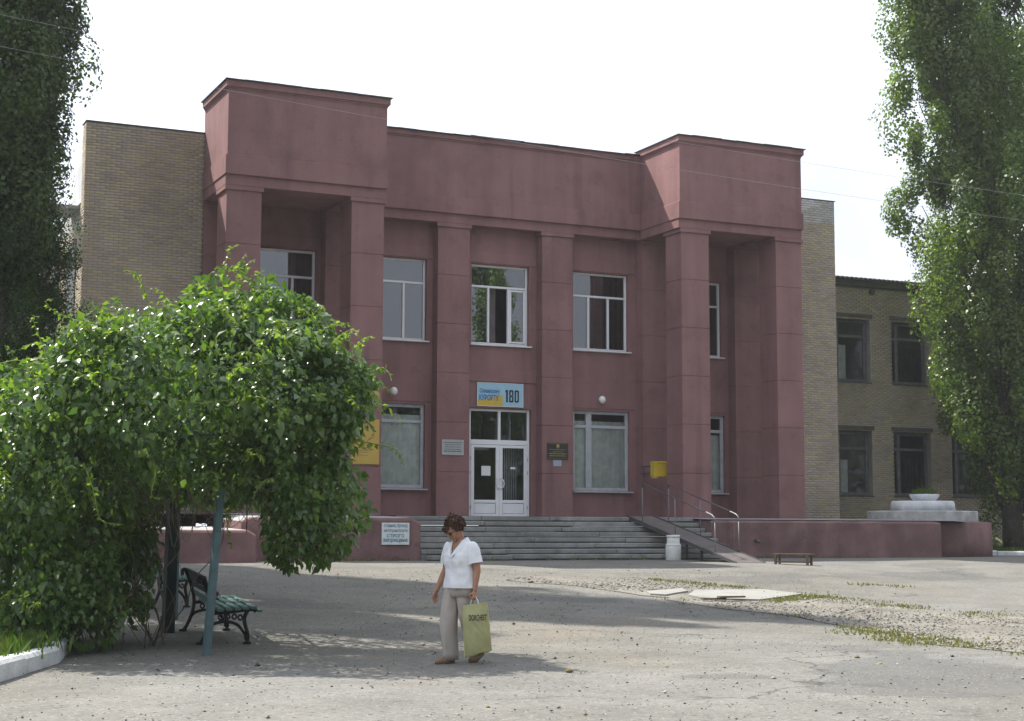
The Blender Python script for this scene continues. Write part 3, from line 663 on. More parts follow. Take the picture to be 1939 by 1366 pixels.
# extra casement rails on the old windows
# entrance door: white plastic frame, two transom lights, two leaves
dx0, dx1, dz1 = 5.88, 7.83, 4.24
m = MB(); y = YW-.02
m.box(dx0, dx0+.07, y, y+.1, ZT, dz1, bev=.008); m.box(dx1-.07, dx1, y, y+.1, ZT, dz1, bev=.008)
m.box(dx0+.071, dx1-.071, y+.001, y+.1, dz1-.07, dz1, bev=.008); m.box(dx0+.071, dx1-.071, y-.003, y+.1, 3.20, 3.34, bev=.008)
m.box(6.82, 6.90, y-.002, y+.1, 3.341, dz1-.071, bev=.008)
D = m.build('door_frame', M_pvc, B)
for a, b in ((dx0+.07, 6.82), (6.90, dx1-.07)):
    p = MB(); p.quad((a, y+.05, 3.34), (b, y+.05, 3.34), (b, y+.05, dz1-.07), (a, y+.05, dz1-.07)); p.build('transom_pane', M_glasslow, D)
for k, (a, b) in enumerate(((dx0+.075, 6.852), (6.858, dx1-.075))):
    m = MB(); zb, zt, g0 = ZT+.03, 3.19, 1.60; f = .105
    m.box(a, a+f, y-.012, y+.05, zb, zt, bev=.008); m.box(b-f, b, y-.012, y+.05, zb, zt, bev=.008)
    m.box(a+f+.001, b-f-.001, y-.011, y+.05, zt-.08, zt, bev=.008); m.box(a+f+.001, b-f-.001, y-.011, y+.05, g0-.09, g0, bev=.008); m.box(a+f+.001, b-f-.001, y-.011, y+.05, zb, zb+.09, bev=.008)
    lf = m.build('door', M_pvc, B)
    m = MB(); m.box(a+f+.012, b-f-.012, y+.004, y+.04, zb+.10, g0-.10, bev=.01); m.build('door_panel', M_pvc, lf)
    m = MB(); m.quad((a+f, y+.02, g0), (b-f, y+.02, g0), (b-f, y+.02, zt-.08), (a+f, y+.02, zt-.08)); m.build('pane', M_glasslow, lf)
    hx = b-.05 if k == 0 else a+.05; sgn = -1 if k == 0 else 1
    m = MB(); m.tube([(hx, y-.012, 1.92), (hx, y-.07, 1.93), (hx+sgn*.05, y-.085, 1.99), (hx+sgn*.075, y-.085, 2.07), (hx+sgn*.05, y-.085, 2.15), (hx, y-.07, 2.22), (hx, y-.012, 2.23)], .016, 8); m.build('handle', M_pvc, lf)
    ex = a-.005 if k == 0 else b+.005
    for z in (1.35, 2.35, 2.75): m = MB(); m.tube([(ex, y-.018, z), (ex, y-.018, z+.10)], .014, 8); m.build('hinge', M_oldframe, lf)
    m = MB()
    if k == 0: m.box(a+.34, b-.34+.07, y+.008, y+.012, 2.30, 2.58)
    else: m.box(a+.36, a+.52, y+.008, y+.012, 2.50, 2.56)
    m.build('paper_notice', M_paper, lf)
# inner vestibule door and blind seen through the glass
m = MB()
m.box(6.15, 6.27, 3.5, 3.6, 1.0, 3.4); m.box(6.27, 6.85, 3.501, 3.6, 3.08, 3.2); m.box(6.0, 6.1, 3.3, 3.4, 1.0, 3.3)
for i in range(7): m.box(7.22+i*.075, 7.26+i*.075, 3.4, 3.44, 1.0, 3.15)
m.box(7.1, 7.15, 3.5, 3.6, 1.0, 4.2); m.box(7.5, 7.56, 3.5, 3.6, 3.2, 4.2)
m.build('inner_door_frame', M_oldframe, B)

# brick wings
CAMV = np.array(CAM)
def make_brick_mesh(name, material, w=.25, h=.065, d=.012):
    m = MB(); e = .004
    m.add([(-w/2, 0, -h/2), (w/2, 0, -h/2), (w/2, 0, h/2), (-w/2, 0, h/2), (-w/2+e, -d, -h/2+e), (w/2-e, -d, -h/2+e), (w/2-e, -d, h/2-e), (-w/2+e, -d, h/2-e)],
          [(4, 5, 6, 7), (0, 1, 5, 4), (1, 2, 6, 5), (2, 3, 7, 6), (3, 0, 4, 7)])
    return m.mesh(name, material)
BRICK_ME = make_brick_mesh('brick', M_brick); BRICK_W = make_brick_mesh('brick', M_brickwhite)
def brick_wall(wall, x0, x1, z0, z1, y, holes=(), n_obj=300, zvis=0.0, xvis=(-99, 99), seed=1, white_above=99.0, axis='x', lim=None):
    """running bond in 0.26 x 0.075 m courses on the plane y; the bricks nearest the camera are objects, the rest one mesh"""
    rg = random.Random(seed); L, H = .26, .075; items = []
    row = 0; z = z0
    while z+H <= z1+.001:
        zc = z+H/2; iv = [(x0, x1)]
        for a, b, c, d in holes:
            if c < zc < d:
                nv = []
                for p, q in iv:
                    if b <= p or a >= q: nv.append((p, q)); continue
                    if a > p: nv.append((p, a))
                    if b < q: nv.append((b, q))
                iv = nv
        off = (row % 2)*L/2
        for p, q in iv:
            k = math.floor((p-x0+off)/L)
            while True:
                a = x0-off+k*L; b = a+L
                if a >= q: break
                a2, b2 = max(a, p), min(b, q)
                if b2-a2 > .05: items.append(((a2+b2)/2, b2-a2-.01, zc, z > white_above))
                k += 1
        z += H; row += 1
    def wpos(x, zc): return np.array((x, y, zc)) if axis == 'x' else np.array((y, x, zc))
    full = [it for it in items if it[1] > .2 and it[2] > zvis and xvis[0] < it[0] < xvis[1]]
    full.sort(key=lambda it: np.linalg.norm(wpos(it[0], it[2])-CAMV))
    chosen = set(id(it) for it in full[:n_obj])
    V = []; T = []
    for it in items:
        x, w, zc, wh = it; jx = rg.uniform(-.003, .003); d = .012+rg.uniform(-.003, .004)
        if id(it) in chosen:
            o = bpy.data.objects.new('brick', BRICK_W if wh else BRICK_ME)
            if axis == 'x': o.location = (x, y+rg.uniform(-.003, .002), zc)
            else: o.location = (y+rg.uniform(-.003, .002), x, zc); o.rotation_euler = (0, 0, -math.pi/2)
            o.scale = (w/.25, 1, 1); link(o, wall); continue
        e = .004; h = .0325; w2 = w/2
        q = [(-w2, 0, -h), (w2, 0, -h), (w2, 0, h), (-w2, 0, h), (-w2+e, -d, -h+e), (w2-e, -d, -h+e), (w2-e, -d, h-e), (-w2+e, -d, h-e)]
        for a_, b_, c_ in q:
            V.append((x+a_, y+b_, zc+c_) if axis == 'x' else (y+b_, x-a_, zc+c_))
        T.append((rg.random(), wh))
    for flag, mtl in ((False, M_brick), (True, M_brickwhite)):
        idx = [i for i, t in enumerate(T) if t[1] == flag]
        if not idx: continue
        Va = np.array(V).reshape(-1, 8, 3)[idx].reshape(-1, 3)
        F0 = np.array([(4, 5, 6, 7), (0, 1, 5, 4), (1, 2, 6, 5), (2, 3, 7, 6), (3, 0, 4, 7)])
        F = ((np.arange(len(idx))*8)[:, None, None]+F0[None]).reshape(-1, 4)
        o = np_obj('brickwork', Va, F, mtl, wall, tint=np.repeat([T[i][0] for i in idx], 8)); o['kind'] = 'stuff'
YB = 2.30
m = MB(); m.box(-5.27, -2.14, YB+.002, YB+.5, 0, 11.36); m.box(-5.26, -5.0, YB+.5, 9.0, 0, 9.2)
wl_ = m.build('brick_wing', M_mortar, B)
brick_wall(wl_, -5.28, -2.13, 0.0, 11.36, YB, zvis=6.4, seed=2)
brick_wall(wl_, YB, YB+.5, 0.0, 11.36, -5.272, n_obj=0, seed=12, axis='y')
SIDEH = [(3.3, 4.7, 6.3, 8.4), (3.3, 4.7, 2.0, 4.3), (6, 7.4, 6.3, 8.4)]
brick_wall(wl_, YB+.5, 8.5, 0.0, 9.2, -5.262, n_obj=0, holes=SIDEH, seed=13, axis='y', white_above=8.6)
m = MB(); m.add([(-5.27, 2.8, 11.2), (-5.27, 4.6, 9.3), (-5.27, 2.8, 9.3), (-5.0, 2.8, 11.2), (-5.0, 4.6, 9.3), (-5.0, 2.8, 9.3)], [(0, 2, 1), (3, 4, 5), (0, 1, 4, 3)])
m.build('raking_buttress', M_whitewash, B)
m = MB(); m.box(-5.30, -2.14, YB-.03, YB+.55, 11.361, 11.39); m.build('roof_flashing', M_metal_edge, B)
m = MB()
m.box(-5.95, -5.275, 2.9, 4.3, 9.12, 9.22, bev=.01); m.box(-5.95, -5.92, 2.9, 4.3, 9.22, 9.42, bev=.01); m.build('awning', M_greywash, B)
for a, b, c, d in SIDEH:
    m = MB(); m.box(-5.30, -5.265, a, b, c, d); m.build('side_window', M_darkframe, B)
m = MB(); m.box(15.575, 18.54, YB+.002, YB+4.5, 0.5, 11.36); wr_ = m.build('brick_wing', M_mortar, B)
brick_wall(wr_, 15.575, 18.55, 1.0, 11.36, YB, seed=3, zvis=1.1, white_above=10.55, n_obj=300)
m = MB(); m.box(15.57, 18.58, YB-.03, YB+4.5, 11.361, 11.385); m.build('roof_flashing', M_metal_edge, B)
# right wing
YR = 6.5
RW = []
xw = 18.83
for i in range(6): RW.append((xw+i*2.62, xw+i*2.62+1.66))
RH = [(a, b, 6.0, 8.28) for a, b in RW] + [(a, b, 1.98, 4.28) for a, b in RW]
m = MB(); holes_wall(m, 18.3, 37.0, 0, 9.42, YR+.002, .35, RH)
ww = m.build('side_wing_wall', M_mortar, B)
brick_wall(ww, 18.3, 37.0, 0.0, 9.43, YR, holes=RH, seed=5, n_obj=300, zvis=.5, xvis=(18.6, 28.0))
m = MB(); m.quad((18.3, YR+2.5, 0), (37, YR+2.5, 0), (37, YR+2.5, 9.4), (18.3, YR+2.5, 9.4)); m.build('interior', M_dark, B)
for a, b, c, d in RH:
    window(a+.02, b-.02, c+.02, d-.02, YR+.20, M_darkframe, mull=((a+.36, .13),), trans=d-.62, fw_=.10, glass=M_glasslow, lo_only=False, sill=True, sill_m=M_fascia, depth=.1,
           curtain=((M_sheer, .02, 1.0, .03) if (c < 3 and a < 23) else (M_sheer if int(a) % 2 else M_darkcurtain, .02, .9, .03)), cfrac=(.05, .55) if a < 23 else (.05, .95), cy=.2)
    t = MB(); t.box(a-.1, b+.1, YR-.035, YR+.01, d+.03, d+.17, bev=.01); t.build('lintel', M_fascia, B)
m = MB(); m.box(18.56, 37, YR-.14, YR+.3, 9.44, 9.66); m.build('fascia', M_fascia, B)
for i in range(9): m = MB(); m.box(19.2+i*1.95, 19.38+i*1.95, YR-.12, YR, 9.18, 9.355); m.build('rafter_end', M_fascia, B)
xs_ = np.arange(18.56, 37, .045); zz = 9.70+.028*np.sin((xs_-18.5)*2*math.pi/.2)
V = np.concatenate([np.c_[xs_, np.full_like(xs_, YR-.32), zz], np.c_[xs_, np.full_like(xs_, YR+7), zz+1.0], np.c_[xs_, np.full_like(xs_, YR-.32), zz-.02]])
n = len(xs_); i = np.arange(n-1); F = np.concatenate([np.stack([i, i+1, i+n+1, i+n], 1), np.stack([i+2*n, i+2*n+1, i+1, i], 1)])
np_obj('corrugated_roof', V, F, M_asbestos, B)
bpy.context.view_layer.update()

# globe lamps
for x, lab in ((3.47, 'round white glass wall lamp left of the entrance'), (10.13, 'round white glass wall lamp right of the entrance')):
    t = thing('wall_lamp', lab, 'wall lamp', (x, P2, 4.62), 'globe lamps on the front wall')
    m = MB(); m.tube([(x, P2-.001, 4.62), (x, P2-.06, 4.62)], .075, 16); m.build('lamp_base', M_oldframe, t)
    m = MB(); m.ell((x, P2-.14, 4.62), (.108, .10, .118), 18, 12); m.build('lamp_shade', M_globe, t)

# ------------------------------------------------------------------ terrace, stairs, walls
m = MB()
m.add([(-9, -2.42, ZT), (10.2, -2.42, ZT), (10.2, P2, ZT), (-9, P2, ZT)], [(0, 1, 2, 3)])
m.add([(10.2, -3.2, 1.03), (19, -3.2, 1.03), (19, -1.5, ZT), (19, YR, ZT), (10.2, YR, ZT), (10.2, -1.5, ZT)], [(0, 1, 2, 5), (5, 2, 3, 4)])
tag(m.build('terrace_floor', M_floor), 'grey concrete terrace along the front of the building', None, None, 'structure')

ST = thing('staircase', 'wide grey stone staircase of eight worn steps before the entrance', 'stairs', (5.9, -4.5, 0))
rg = random.Random(8); NS = 8; rise = ZT/NS; tread = .30
for s_ in range(NS):
    z1 = rise*(s_+1); yf = -4.5+tread*s_
    x = 1.68; cuts = []
    while x < 10.25:
        L = rg.uniform(1.9, 3.3)
        if 10.25-(x+L) < 1.0: L = 10.25-x
        cuts.append((x, x+L)); x += L
    for a, b in cuts:
        m = MB(); dz = rg.uniform(-.012, .008); dy = rg.uniform(-.02, .015)
        m.box(a+.004, b-.004, yf+dy-.03, yf+tread+.10, z1-.105+dz, z1+dz, bev=.014); m.build('step_slab', M_conc, ST)
    m = MB(); m.box(1.68, 10.25, yf+.03, yf+tread+.6 if s_ < NS-1 else -2.0, rise*s_-.3 if s_ == 0 else rise*s_-.05, z1-.108); m.build('riser', M_conc, ST)

def rounded_wall(name, x0, x1, y0, y1, z0, z1, label, slope=.0, cat='wall', round_=.10, mtl=M_red_base, n=22, seed=0):
    t = thing(name, label, cat, ((x0+x1)/2, y0, z0))
    m = MB(); xs = np.linspace(x0, x1, n); prof = []
    for i, x in enumerate(xs):
        e = min(x-x0, x1-x); dr = 0 if e > round_ else round_-math.sqrt(max(0, round_**2-(round_-e)**2))
        zt = z1-dr*.9+.012*mnoise.noise((x*1.7, seed, 0))
        prof.append([(x, y0, z0), (x, y0+.004*mnoise.noise((x*3, 1, seed)), zt-.05), (x, y0+.035, zt-.01), (x, y0+.10, zt+slope*.1), (x, y1, zt+slope), (x, y1, z0)])
    vs_ = [p for r in prof for p in r]; k = 6
    fs = [(i*k+j, (i+1)*k+j, (i+1)*k+(j+1) % k, i*k+(j+1) % k) for i in range(n-1) for j in range(k)]
    mi = [0, 0, 0, 1, 0, 0]*(n-1)
    m.add(vs_, fs + [tuple(range(k-1, -1, -1)), tuple((n-1)*k+j for j in range(k))], 0, False); m.m = mi+[0, 0]
    m.build('wall_body', [mtl, M_cap], t); return t
lw = rounded_wall('flank_wall', -2.68, 1.67, -4.12, -1.0, -.15, .995, 'low maroon wall left of the stairs carrying the notice', slope=.12, seed=3)
m = MB(); m.box(-1.2, .04, -4.145, -4.11, .70, .955, bev=.006); m.build('pale_patch', M_redpatch, lw)
rounded_wall('flank_wall', -6.2, -2.70, -5.4, -2.0, -.3, .70, 'low maroon wall behind the arbour posts, nearest the street', slope=.1, seed=5)
rw = rounded_wall('retaining_wall', 10.26, 17.9, -3.3, -1.4, -.15, 1.0, 'long maroon retaining wall right of the ramp', slope=.05, round_=.03, seed=7, n=40)
m = MB(); m.box(10.9, 10.98, -3.325, -3.29, -.1, .94); m.build('wall_joint', M_red_base, rw)
m = MB(); m.tube([(11.63, -3.28, .48), (11.63, -3.42, .47), (11.65, -3.47, .42)], .04, 10); tag(m.build('drain_pipe', M_rail), 'short dark pipe stub sticking out of the retaining wall', 'pipe')

# round flower stand
cx, cy = 19.1, -1.03
FS = thing('round_stand', 'round maroon drum with two whitewashed tiers at the terrace end', 'flower stand', (cx, cy, 0))
m = MB(); m.lathe([(2.0, -.15), (2.01, .4), (1.99, .98), (1.97, 1.005), (1.2, 1.03)], (cx, cy, 0), 56); m.build('drum_wall', M_red_base, FS)
m = MB(); m.lathe([(1.62, 1.02), (1.62, 1.31), (1.59, 1.335), (.5, 1.34)], (cx, cy, 0), 48, smooth=False); m.build('lower_tier', M_greywash, FS)
m = MB(); m.lathe([(.96, 1.338), (.93, 1.60), (.90, 1.635), (.2, 1.65)], (cx+.03, cy, 0), 40); m.build('upper_tier', M_whitewash, FS)
FB = thing('flower_bowl', 'shallow white stone bowl of weeds on top of the round stand', 'flower bowl', (cx+.1, cy, 1.65))
m = MB(); m.lathe([(.33, 1.645), (.36, 1.68), (.43, 1.78), (.45, 1.84), (.42, 1.845), (.38, 1.80)], (cx+.1, cy, 0), 28); m.build('bowl', M_whitewash, FB)
m = MB(); m.lathe([(.40, 1.79), (.2, 1.815)], (cx+.1, cy, 0), 20); m.build('soil', M_soil, FB)
rg2 = np.random.default_rng(3); n = 420; a = rg2.uniform(0, 6.28, n); r = .36*np.sqrt(rg2.uniform(0, 1, n))
P = np.c_[cx+.1+r*np.cos(a), cy+r*np.sin(a), 1.80+rg2.uniform(0, .22, n)*(1-r)]; D_ = unit(np.c_[rg2.normal(0, .6, (n, 2)), rg2.uniform(.3, 1.2, n)]); N_ = unit(rg2.normal(0, 1, (n, 3)))
V, F = leaves_np(P, D_, N_, rg2.uniform(.05, .11, n), .4); np_obj('foliage', V, F, M_grass, FB, tint=np.repeat(rg2.uniform(0, 1, n), 5))
m = MB()
for dx, dy, h in ((-.05, .05, .5), (.16, -.05, .45), (-.22, 0, .32)): m.tube([(cx+.1+dx, cy+dy, 1.8), (cx+.12+dx, cy+dy, 1.8+h*.6), (cx+.1+dx*1.15, cy+dy, 1.8+h)], [.006, .005, .003], 5)
m.build('flower_stalk', M_shoot, FB)

# kerb and lawn on the right
def kerb(pts, label, group, h=.13, w=.16, ztop=None, seed=1, piece=1.05):
    t = thing('kerb', label, 'kerb', (pts[0][0], pts[0][1], gz(pts[0][1])))
    rg = random.Random(seed)
    for i in range(len(pts)-1):
        a = Vector(pts[i]); b = Vector(pts[i+1]); L = (b-a).length; k = max(1, round(L/piece)); d = (b-a)/L; nn = Vector((-d.y, d.x))
        for j in range(k):
            p = a+d*(L*j/k+.008); q = a+d*(L*(j+1)/k-.008); zz = gz(p.y)
            hh = h+rg.uniform(-.012, .012); j1 = rg.uniform(-.015, .015)
            m = MB(); c = .035
            def sec(pt, o): return [(pt.x+nn.x*(o-w/2), pt.y+nn.y*(o-w/2), zz-.2), (pt.x+nn.x*(o-w/2), pt.y+nn.y*(o-w/2), zz+hh-c), (pt.x+nn.x*(o-w/2+c), pt.y+nn.y*(o-w/2+c), zz+hh), (pt.x+nn.x*(o+w/2-c), pt.y+nn.y*(o+w/2-c), zz+hh), (pt.x+nn.x*(o+w/2), pt.y+nn.y*(o+w/2), zz+hh-c), (pt.x+nn.x*(o+w/2), pt.y+nn.y*(o+w/2), zz-.2)]
            m.rings([sec(p, j1), sec(q, j1)], smooth=False); m.build('kerb_stone', M_kerb, t)
    return t
kerb([(21.0, .25), (23.9, -1.15), (30, -4)], 'white painted kerb stones edging the lawn by the poplar trunk', None, h=.14, w=.18, seed=2, piece=1.4)
m = MB(); m.add([(20.5, .6, .1), (23.95, -1.05, .1), (30, -3.9, .1), (60, -3.9, .1), (60, YR, .12), (20.5, YR, .12)], [(0, 1, 2, 3, 4, 5)]); tag(m.build('lawn', M_turf), 'shaded lawn in front of the brick side wing', None, None, 'structure')
gp = [(R.uniform(21, 30), R.uniform(-3, 4), 0) for _ in range(2600)]; gp = [p for p in gp if p[1] > .35-(p[0]-21)*.47+.2]
tag(grass('grass', gp, .14, M_grass, 7, 6, .12, lambda x, y: np.full_like(x, .1)), 'short green grass on the lawn beside the drum')
# left verge with kerb
kerb([(-9.12, -20.05), (-9.70, -22.3), (-10.75, -24.6), (-12.6, -27)], 'thick white painted kerb beside the grass left of the arbour', None, h=.17, w=.22, seed=4, piece=1.5)
m = MB(); VP = [(-9.2, -20.1), (-9.78, -22.3), (-10.83, -24.6), (-12.7, -27), (-30, -27), (-30, -12), (-12, -12)]
m.add([(x, y, gz(y)+.10) for x, y in VP], [tuple(range(len(VP)))][::-1]); tag(m.build('verge', M_turf), 'grassy verge behind the white kerb on the street side', None, None, 'structure')
ip = in_poly(VP); gp = []
while len(gp) < 3400:
    x, y = R.uniform(-14, -9), R.uniform(-27, -19)
    if ip(x-.14, y): gp.append((x-.14, y, 0))
tag(grass('grass', gp, .20, M_grass, 8, 8, .1, lambda x, y: gz_np(y)+.1), 'tall yellow green grass on the verge by the kerb')

# ------------------------------------------------------------------ signs and fittings
S = thing('signboard', 'pale blue and yellow signboard with 180 above the entrance door', 'sign', (6.8, P2-.06, 4.3))
sy = P2-.045
m = MB(); m.box(6.08, 7.55, sy, sy+.03, 4.31, 4.985, bev=.004); m.build('board', M_skyblue, S)
m = MB(); m.add([(6.09, sy-.004, 4.32), (6.885, sy-.004, 4.32), (6.885, sy-.004, 4.64), (6.70, sy-.004, 4.64), (6.27, sy-.004, 4.47), (6.09, sy-.004, 4.47)], [(0, 1, 2, 3, 4, 5)]); m.build('yellow_field', M_signyellow, S)
text_obj('Славянскому', 'lettering', M_signblue, S, 6.16, 6.80, 4.66, 4.82, sy-.008, .03)
text_obj('КУРОРТУ', 'lettering', M_signblue, S, 6.14, 6.76, 4.47, 4.645, sy-.008, .03)

def digit(mb, x0, x1, z0, z1, y, w, mid=False):
    """condensed block figure: a rounded frame with an optional waist"""
    c = .03
    def octo(a, b, e, f, k): return [(a+k, y, e), (b-k, y, e), (b, y, e+k), (b, y, f-k), (b-k, y, f), (a+k, y, f), (a, y, f-k), (a, y, e+k)]
    o_ = octo(x0, x1, z0, z1, c); hs = [(z0+w, z1-w)] if not mid else [(z0+w, (z0+z1)/2-w*.42), ((z0+z1)/2+w*.42, z1-w)]
    if not mid:
        i_ = octo(x0+w, x1-w, z0+w, z1-w, .012); mb.add(o_+i_, [(k, (k+1) % 8, 8+(k+1) % 8, 8+k) for k in range(8)])
    else:
        zm = (z0+z1)/2
        for lo, hi in ((z0, zm-.0005), (zm+.0005, z1)):
            o2 = octo(x0, x1, lo, hi, c*.8); i2 = octo(x0+w, x1-w, lo+(w if lo == z0 else w*.5), hi-(w if hi == z1 else w*.5), .010)
            mb.add(o2+i2, [(k, (k+1) % 8, 8+(k+1) % 8, 8+k) for k in range(8)])
m = MB(); m.add([(7.0, sy-.008, 4.44), (7.055, sy-.008, 4.44), (7.055, sy-.008, 4.80), (7.01, sy-.008, 4.80), (6.975, sy-.008, 4.775), (6.975, sy-.008, 4.73), (7.0, sy-.008, 4.735)], [tuple(range(7))]); m.build('number', M_signblack, S)
m = MB(); digit(m, 7.095, 7.235, 4.44, 4.80, sy-.008, .045, True); m.build('number', M_signblack, S)
m = MB(); digit(m, 7.27, 7.41, 4.44, 4.80, sy-.008, .045); m.build('number', M_signblack, S)
m = MB()
for a, b, c, d in ((6.075, 7.555, 4.302, 4.318), (6.075, 7.555, 4.977, 4.993)): m.box(a, b, sy-.006, sy-.001, c, d)
m.box(6.075, 6.09, sy-.006, sy-.001, 4.3185, 4.9765); m.box(7.54, 7.555, sy-.006, sy-.001, 4.3185, 4.9765); m.build('board_rim', M_white, S)

S = thing('warning_sign', 'white rectangular no parking notice with blue letters on the low wall', 'sign', (1.02, -4.16, .38))
m = MB(); m.box(.68, 1.37, -4.165, -4.13, .375, .89, bev=.004); m.build('board', M_signwhite, S)
wy = -4.169
text_obj('стоянка, проезд', 'lettering', M_letterteal, S, .73, 1.32, .765, .855, wy, .022)
text_obj('автотранспорта', 'lettering', M_letterteal, S, .73, 1.32, .655, .735, wy, .022)
text_obj('СТРОГО', 'lettering', M_letterteal, S, .80, 1.24, .545, .63, wy, .04)
text_obj('запрещена', 'lettering', M_letterteal, S, .71, 1.32, .42, .52, wy, .035)

def lines_of_text(mb, x0, x1, z, h, y, rg, gap=.25):
    x = x0
    while x < x1:
        L = rg.uniform(.5, 2.2)*h*2.2
        mb.box(x, min(x+L, x1), y-.0015, y, z, z+h); x += L+h*gap*2
rg = random.Random(11)
S = thing('plaque', 'silver grey memorial plaque on the pilaster left of the door', 'plaque', (5.17, P1, 2.8), 'plaques beside the entrance')
m = MB(); m.box(4.83, 5.51, P1-.03, P1-.001, 2.84, 3.28, bev=.006); m.build('plate', M_plaque, S)
m = MB()
for i, (a, b) in enumerate(((4.89, 5.46), (4.93, 5.41), (4.94, 5.42), (4.92, 5.42), (4.89, 5.45))): lines_of_text(m, a, b, 3.185-i*.062, .020 if i < 4 else .026, P1-.032, rg)
o = m.build('engraving', M_plaquetext, S); o['kind'] = 'stuff'
for x in (4.86, 5.48):
    for z in (2.87, 3.25): m = MB(); m.tube([(x, P1-.03, z), (x, P1-.04, z)], .014, 8); m.build('bolt', M_white, S)
S = thing('plaque', 'black plaque with gilt lines and crest right of the door', 'plaque', (8.49, P1, 2.8), 'plaques beside the entrance')
m = MB(); m.box(8.16, 8.83, P1-.03, P1-.001, 2.79, 3.27, bev=.006); m.build('plate', M_blackplaque, S)
m = MB()
for i, (a, b, h) in enumerate(((8.23, 8.76, .012), (8.33, 8.68, .012), (8.22, 8.78, .022), (8.23, 8.75, .020))): lines_of_text(m, a, b, 3.07-i*.062, h, P1-.032, rg)
for a, b, c, d in ((8.185, 8.805, 2.815, 2.82), (8.185, 8.805, 3.24, 3.245)): m.box(a, b, P1-.033, P1-.03, c, d)
o = m.build('gilt_text', M_gold, S); o['kind'] = 'stuff'
m = MB(); m.lathe([(.001, 0), (.055, .004), (.05, .012), (.001, .014)], (0, 0, 0), 12)
m.v = [(8.50+x, P1-.028-z, 3.175+y*1.15) for x, y, z in m.v]; m.build('crest', M_gold, S)
m = MB(); m.box(8.36, 8.63, P1-.01, P1-.001, 2.595, 2.775); tag(m.build('paper_notice', mat('pale_blue_paper', (.33, .38, .48), .8, .15, 12)), 'small pale blue paper notice under the black plaque', 'notice')
S = thing('notice_board', 'mustard yellow information board on the tower column', 'notice board', (1.72, 0, 2.4))
m = MB(); m.box(1.33, 2.11, -.035, -.001, 2.43, 3.61, bev=.005); m.build('board', M_yellow, S)
m = MB(); rg = random.Random(2)
for i, z in enumerate((3.47, 3.43, 3.15, 3.05, 2.86, 2.82, 2.78, 2.74, 2.66)): lines_of_text(m, 1.42+(.12 if i in (2, 3) else 0), 1.9-(.2 if i in (2, 3) else .1 if i > 6 else 0), z, .009, -.036, rg)
o = m.build('printed_text', M_wood, S); o['kind'] = 'stuff'
m = MB(); m.lathe([(.31, 0), (.31, .03), (.29, .036)], (0, 0, 0), 32); m.v = [(1.80+x, -.001-z, 4.22+y) for x, y, z in m.v]
S = thing('emblem', 'round mustard yellow emblem disc above the notice board', 'emblem', (1.8, 0, 3.9)); m.build('disc', M_yellow, S)
m = MB()
for a in (.3, 1.2, 2.2, 3.6, 5.1): m.box(1.80+.12*math.cos(a)-.05, 1.80+.12*math.cos(a)+.05, -.044, -.036, 4.22+.12*math.sin(a)-.03, 4.22+.12*math.sin(a)+.03)
m.build('relief', mat('dark_emblem_paint', (.05, .04, .03), .6, .1), S)
S = thing('mailbox', 'yellow metal mailbox hanging on the maroon wall beside the ramp rails', 'mailbox', (11.32, 1.2, 2.3))
m = MB(); m.box(11.09, 11.52, 1.12, 1.36, 2.30, 2.75, bev=.012); m.build('box_body', M_mail, S)
m = MB(); m.box(11.19, 11.525, 1.09, 1.125, 2.69, 2.735, bev=.008); m.build('letter_flap', M_mail, S)
m = MB(); m.box(11.10, 11.2, 1.11, 1.3, 2.262, 2.299); m.build('bottom_catch', M_mail, S)
m = MB(); m.box(11.25, 11.36, 1.361, 2.24, 2.4, 2.44); m.box(11.25, 11.36, 1.361, 2.24, 2.6, 2.64); m.build('bracket', M_rail, S)

# ------------------------------------------------------------------ ramp, can, stool
RP = thing('wheelchair_ramp', 'dark steel wheelchair ramp with pipe handrails laid over the stairs', 'ramp', (8.68, -7.4, gz(-7.4)))
ya, za, yb, zb = -2.3, 1.105, -7.55, gz(-7.55)+.012
def rz(y): t = (y-yb)/(ya-yb); return zb+(za-zb)*t
m = MB(); xl, xr = 8.29, 9.06
m.add([(xl, ya, za), (xr, ya, za), (xr, yb, zb), (xl, yb, zb), (xl, ya, za-.035), (xr, ya, za-.035), (xr, yb, zb-.03), (xl, yb, zb-.03)], [(0, 3, 2, 1), (4, 5, 6, 7), (0, 1, 5, 4), (1, 2, 6, 5), (2, 3, 7, 6), (3, 0, 4, 7)]); m.build('deck', M_rust, RP)
for x in (xl-.03, xr):
    m = MB(); m.add([(x, ya, za-.09), (x+.03, ya, za-.09), (x+.03, yb, zb-.05), (x, yb, zb-.05), (x, ya, za+.03), (x+.03, ya, za+.03), (x+.03, yb, zb+.02), (x, yb, zb+.02)], [(0, 3, 2, 1), (4, 5, 6, 7), (0, 1, 5, 4), (1, 2, 6, 5), (2, 3, 7, 6), (3, 0, 4, 7)]); m.build('edge_channel', M_rail, RP)
for i in range(5):
    y = yb+.35+i*.33
    m = MB(); m.box(8.6, 8.72, y, y+.07, rz(y)-.002, rz(y)+.006); m.build('cleat', M_rail, RP)
for x, y in ((8.34, -5.9), (9.0, -5.9), (8.34, -5.2)): m = MB(); m.box(x-.025, x+.025, y-.025, y+.025, gz(y)-.03, rz(y)-.04); m.build('support_leg', M_rail, RP)
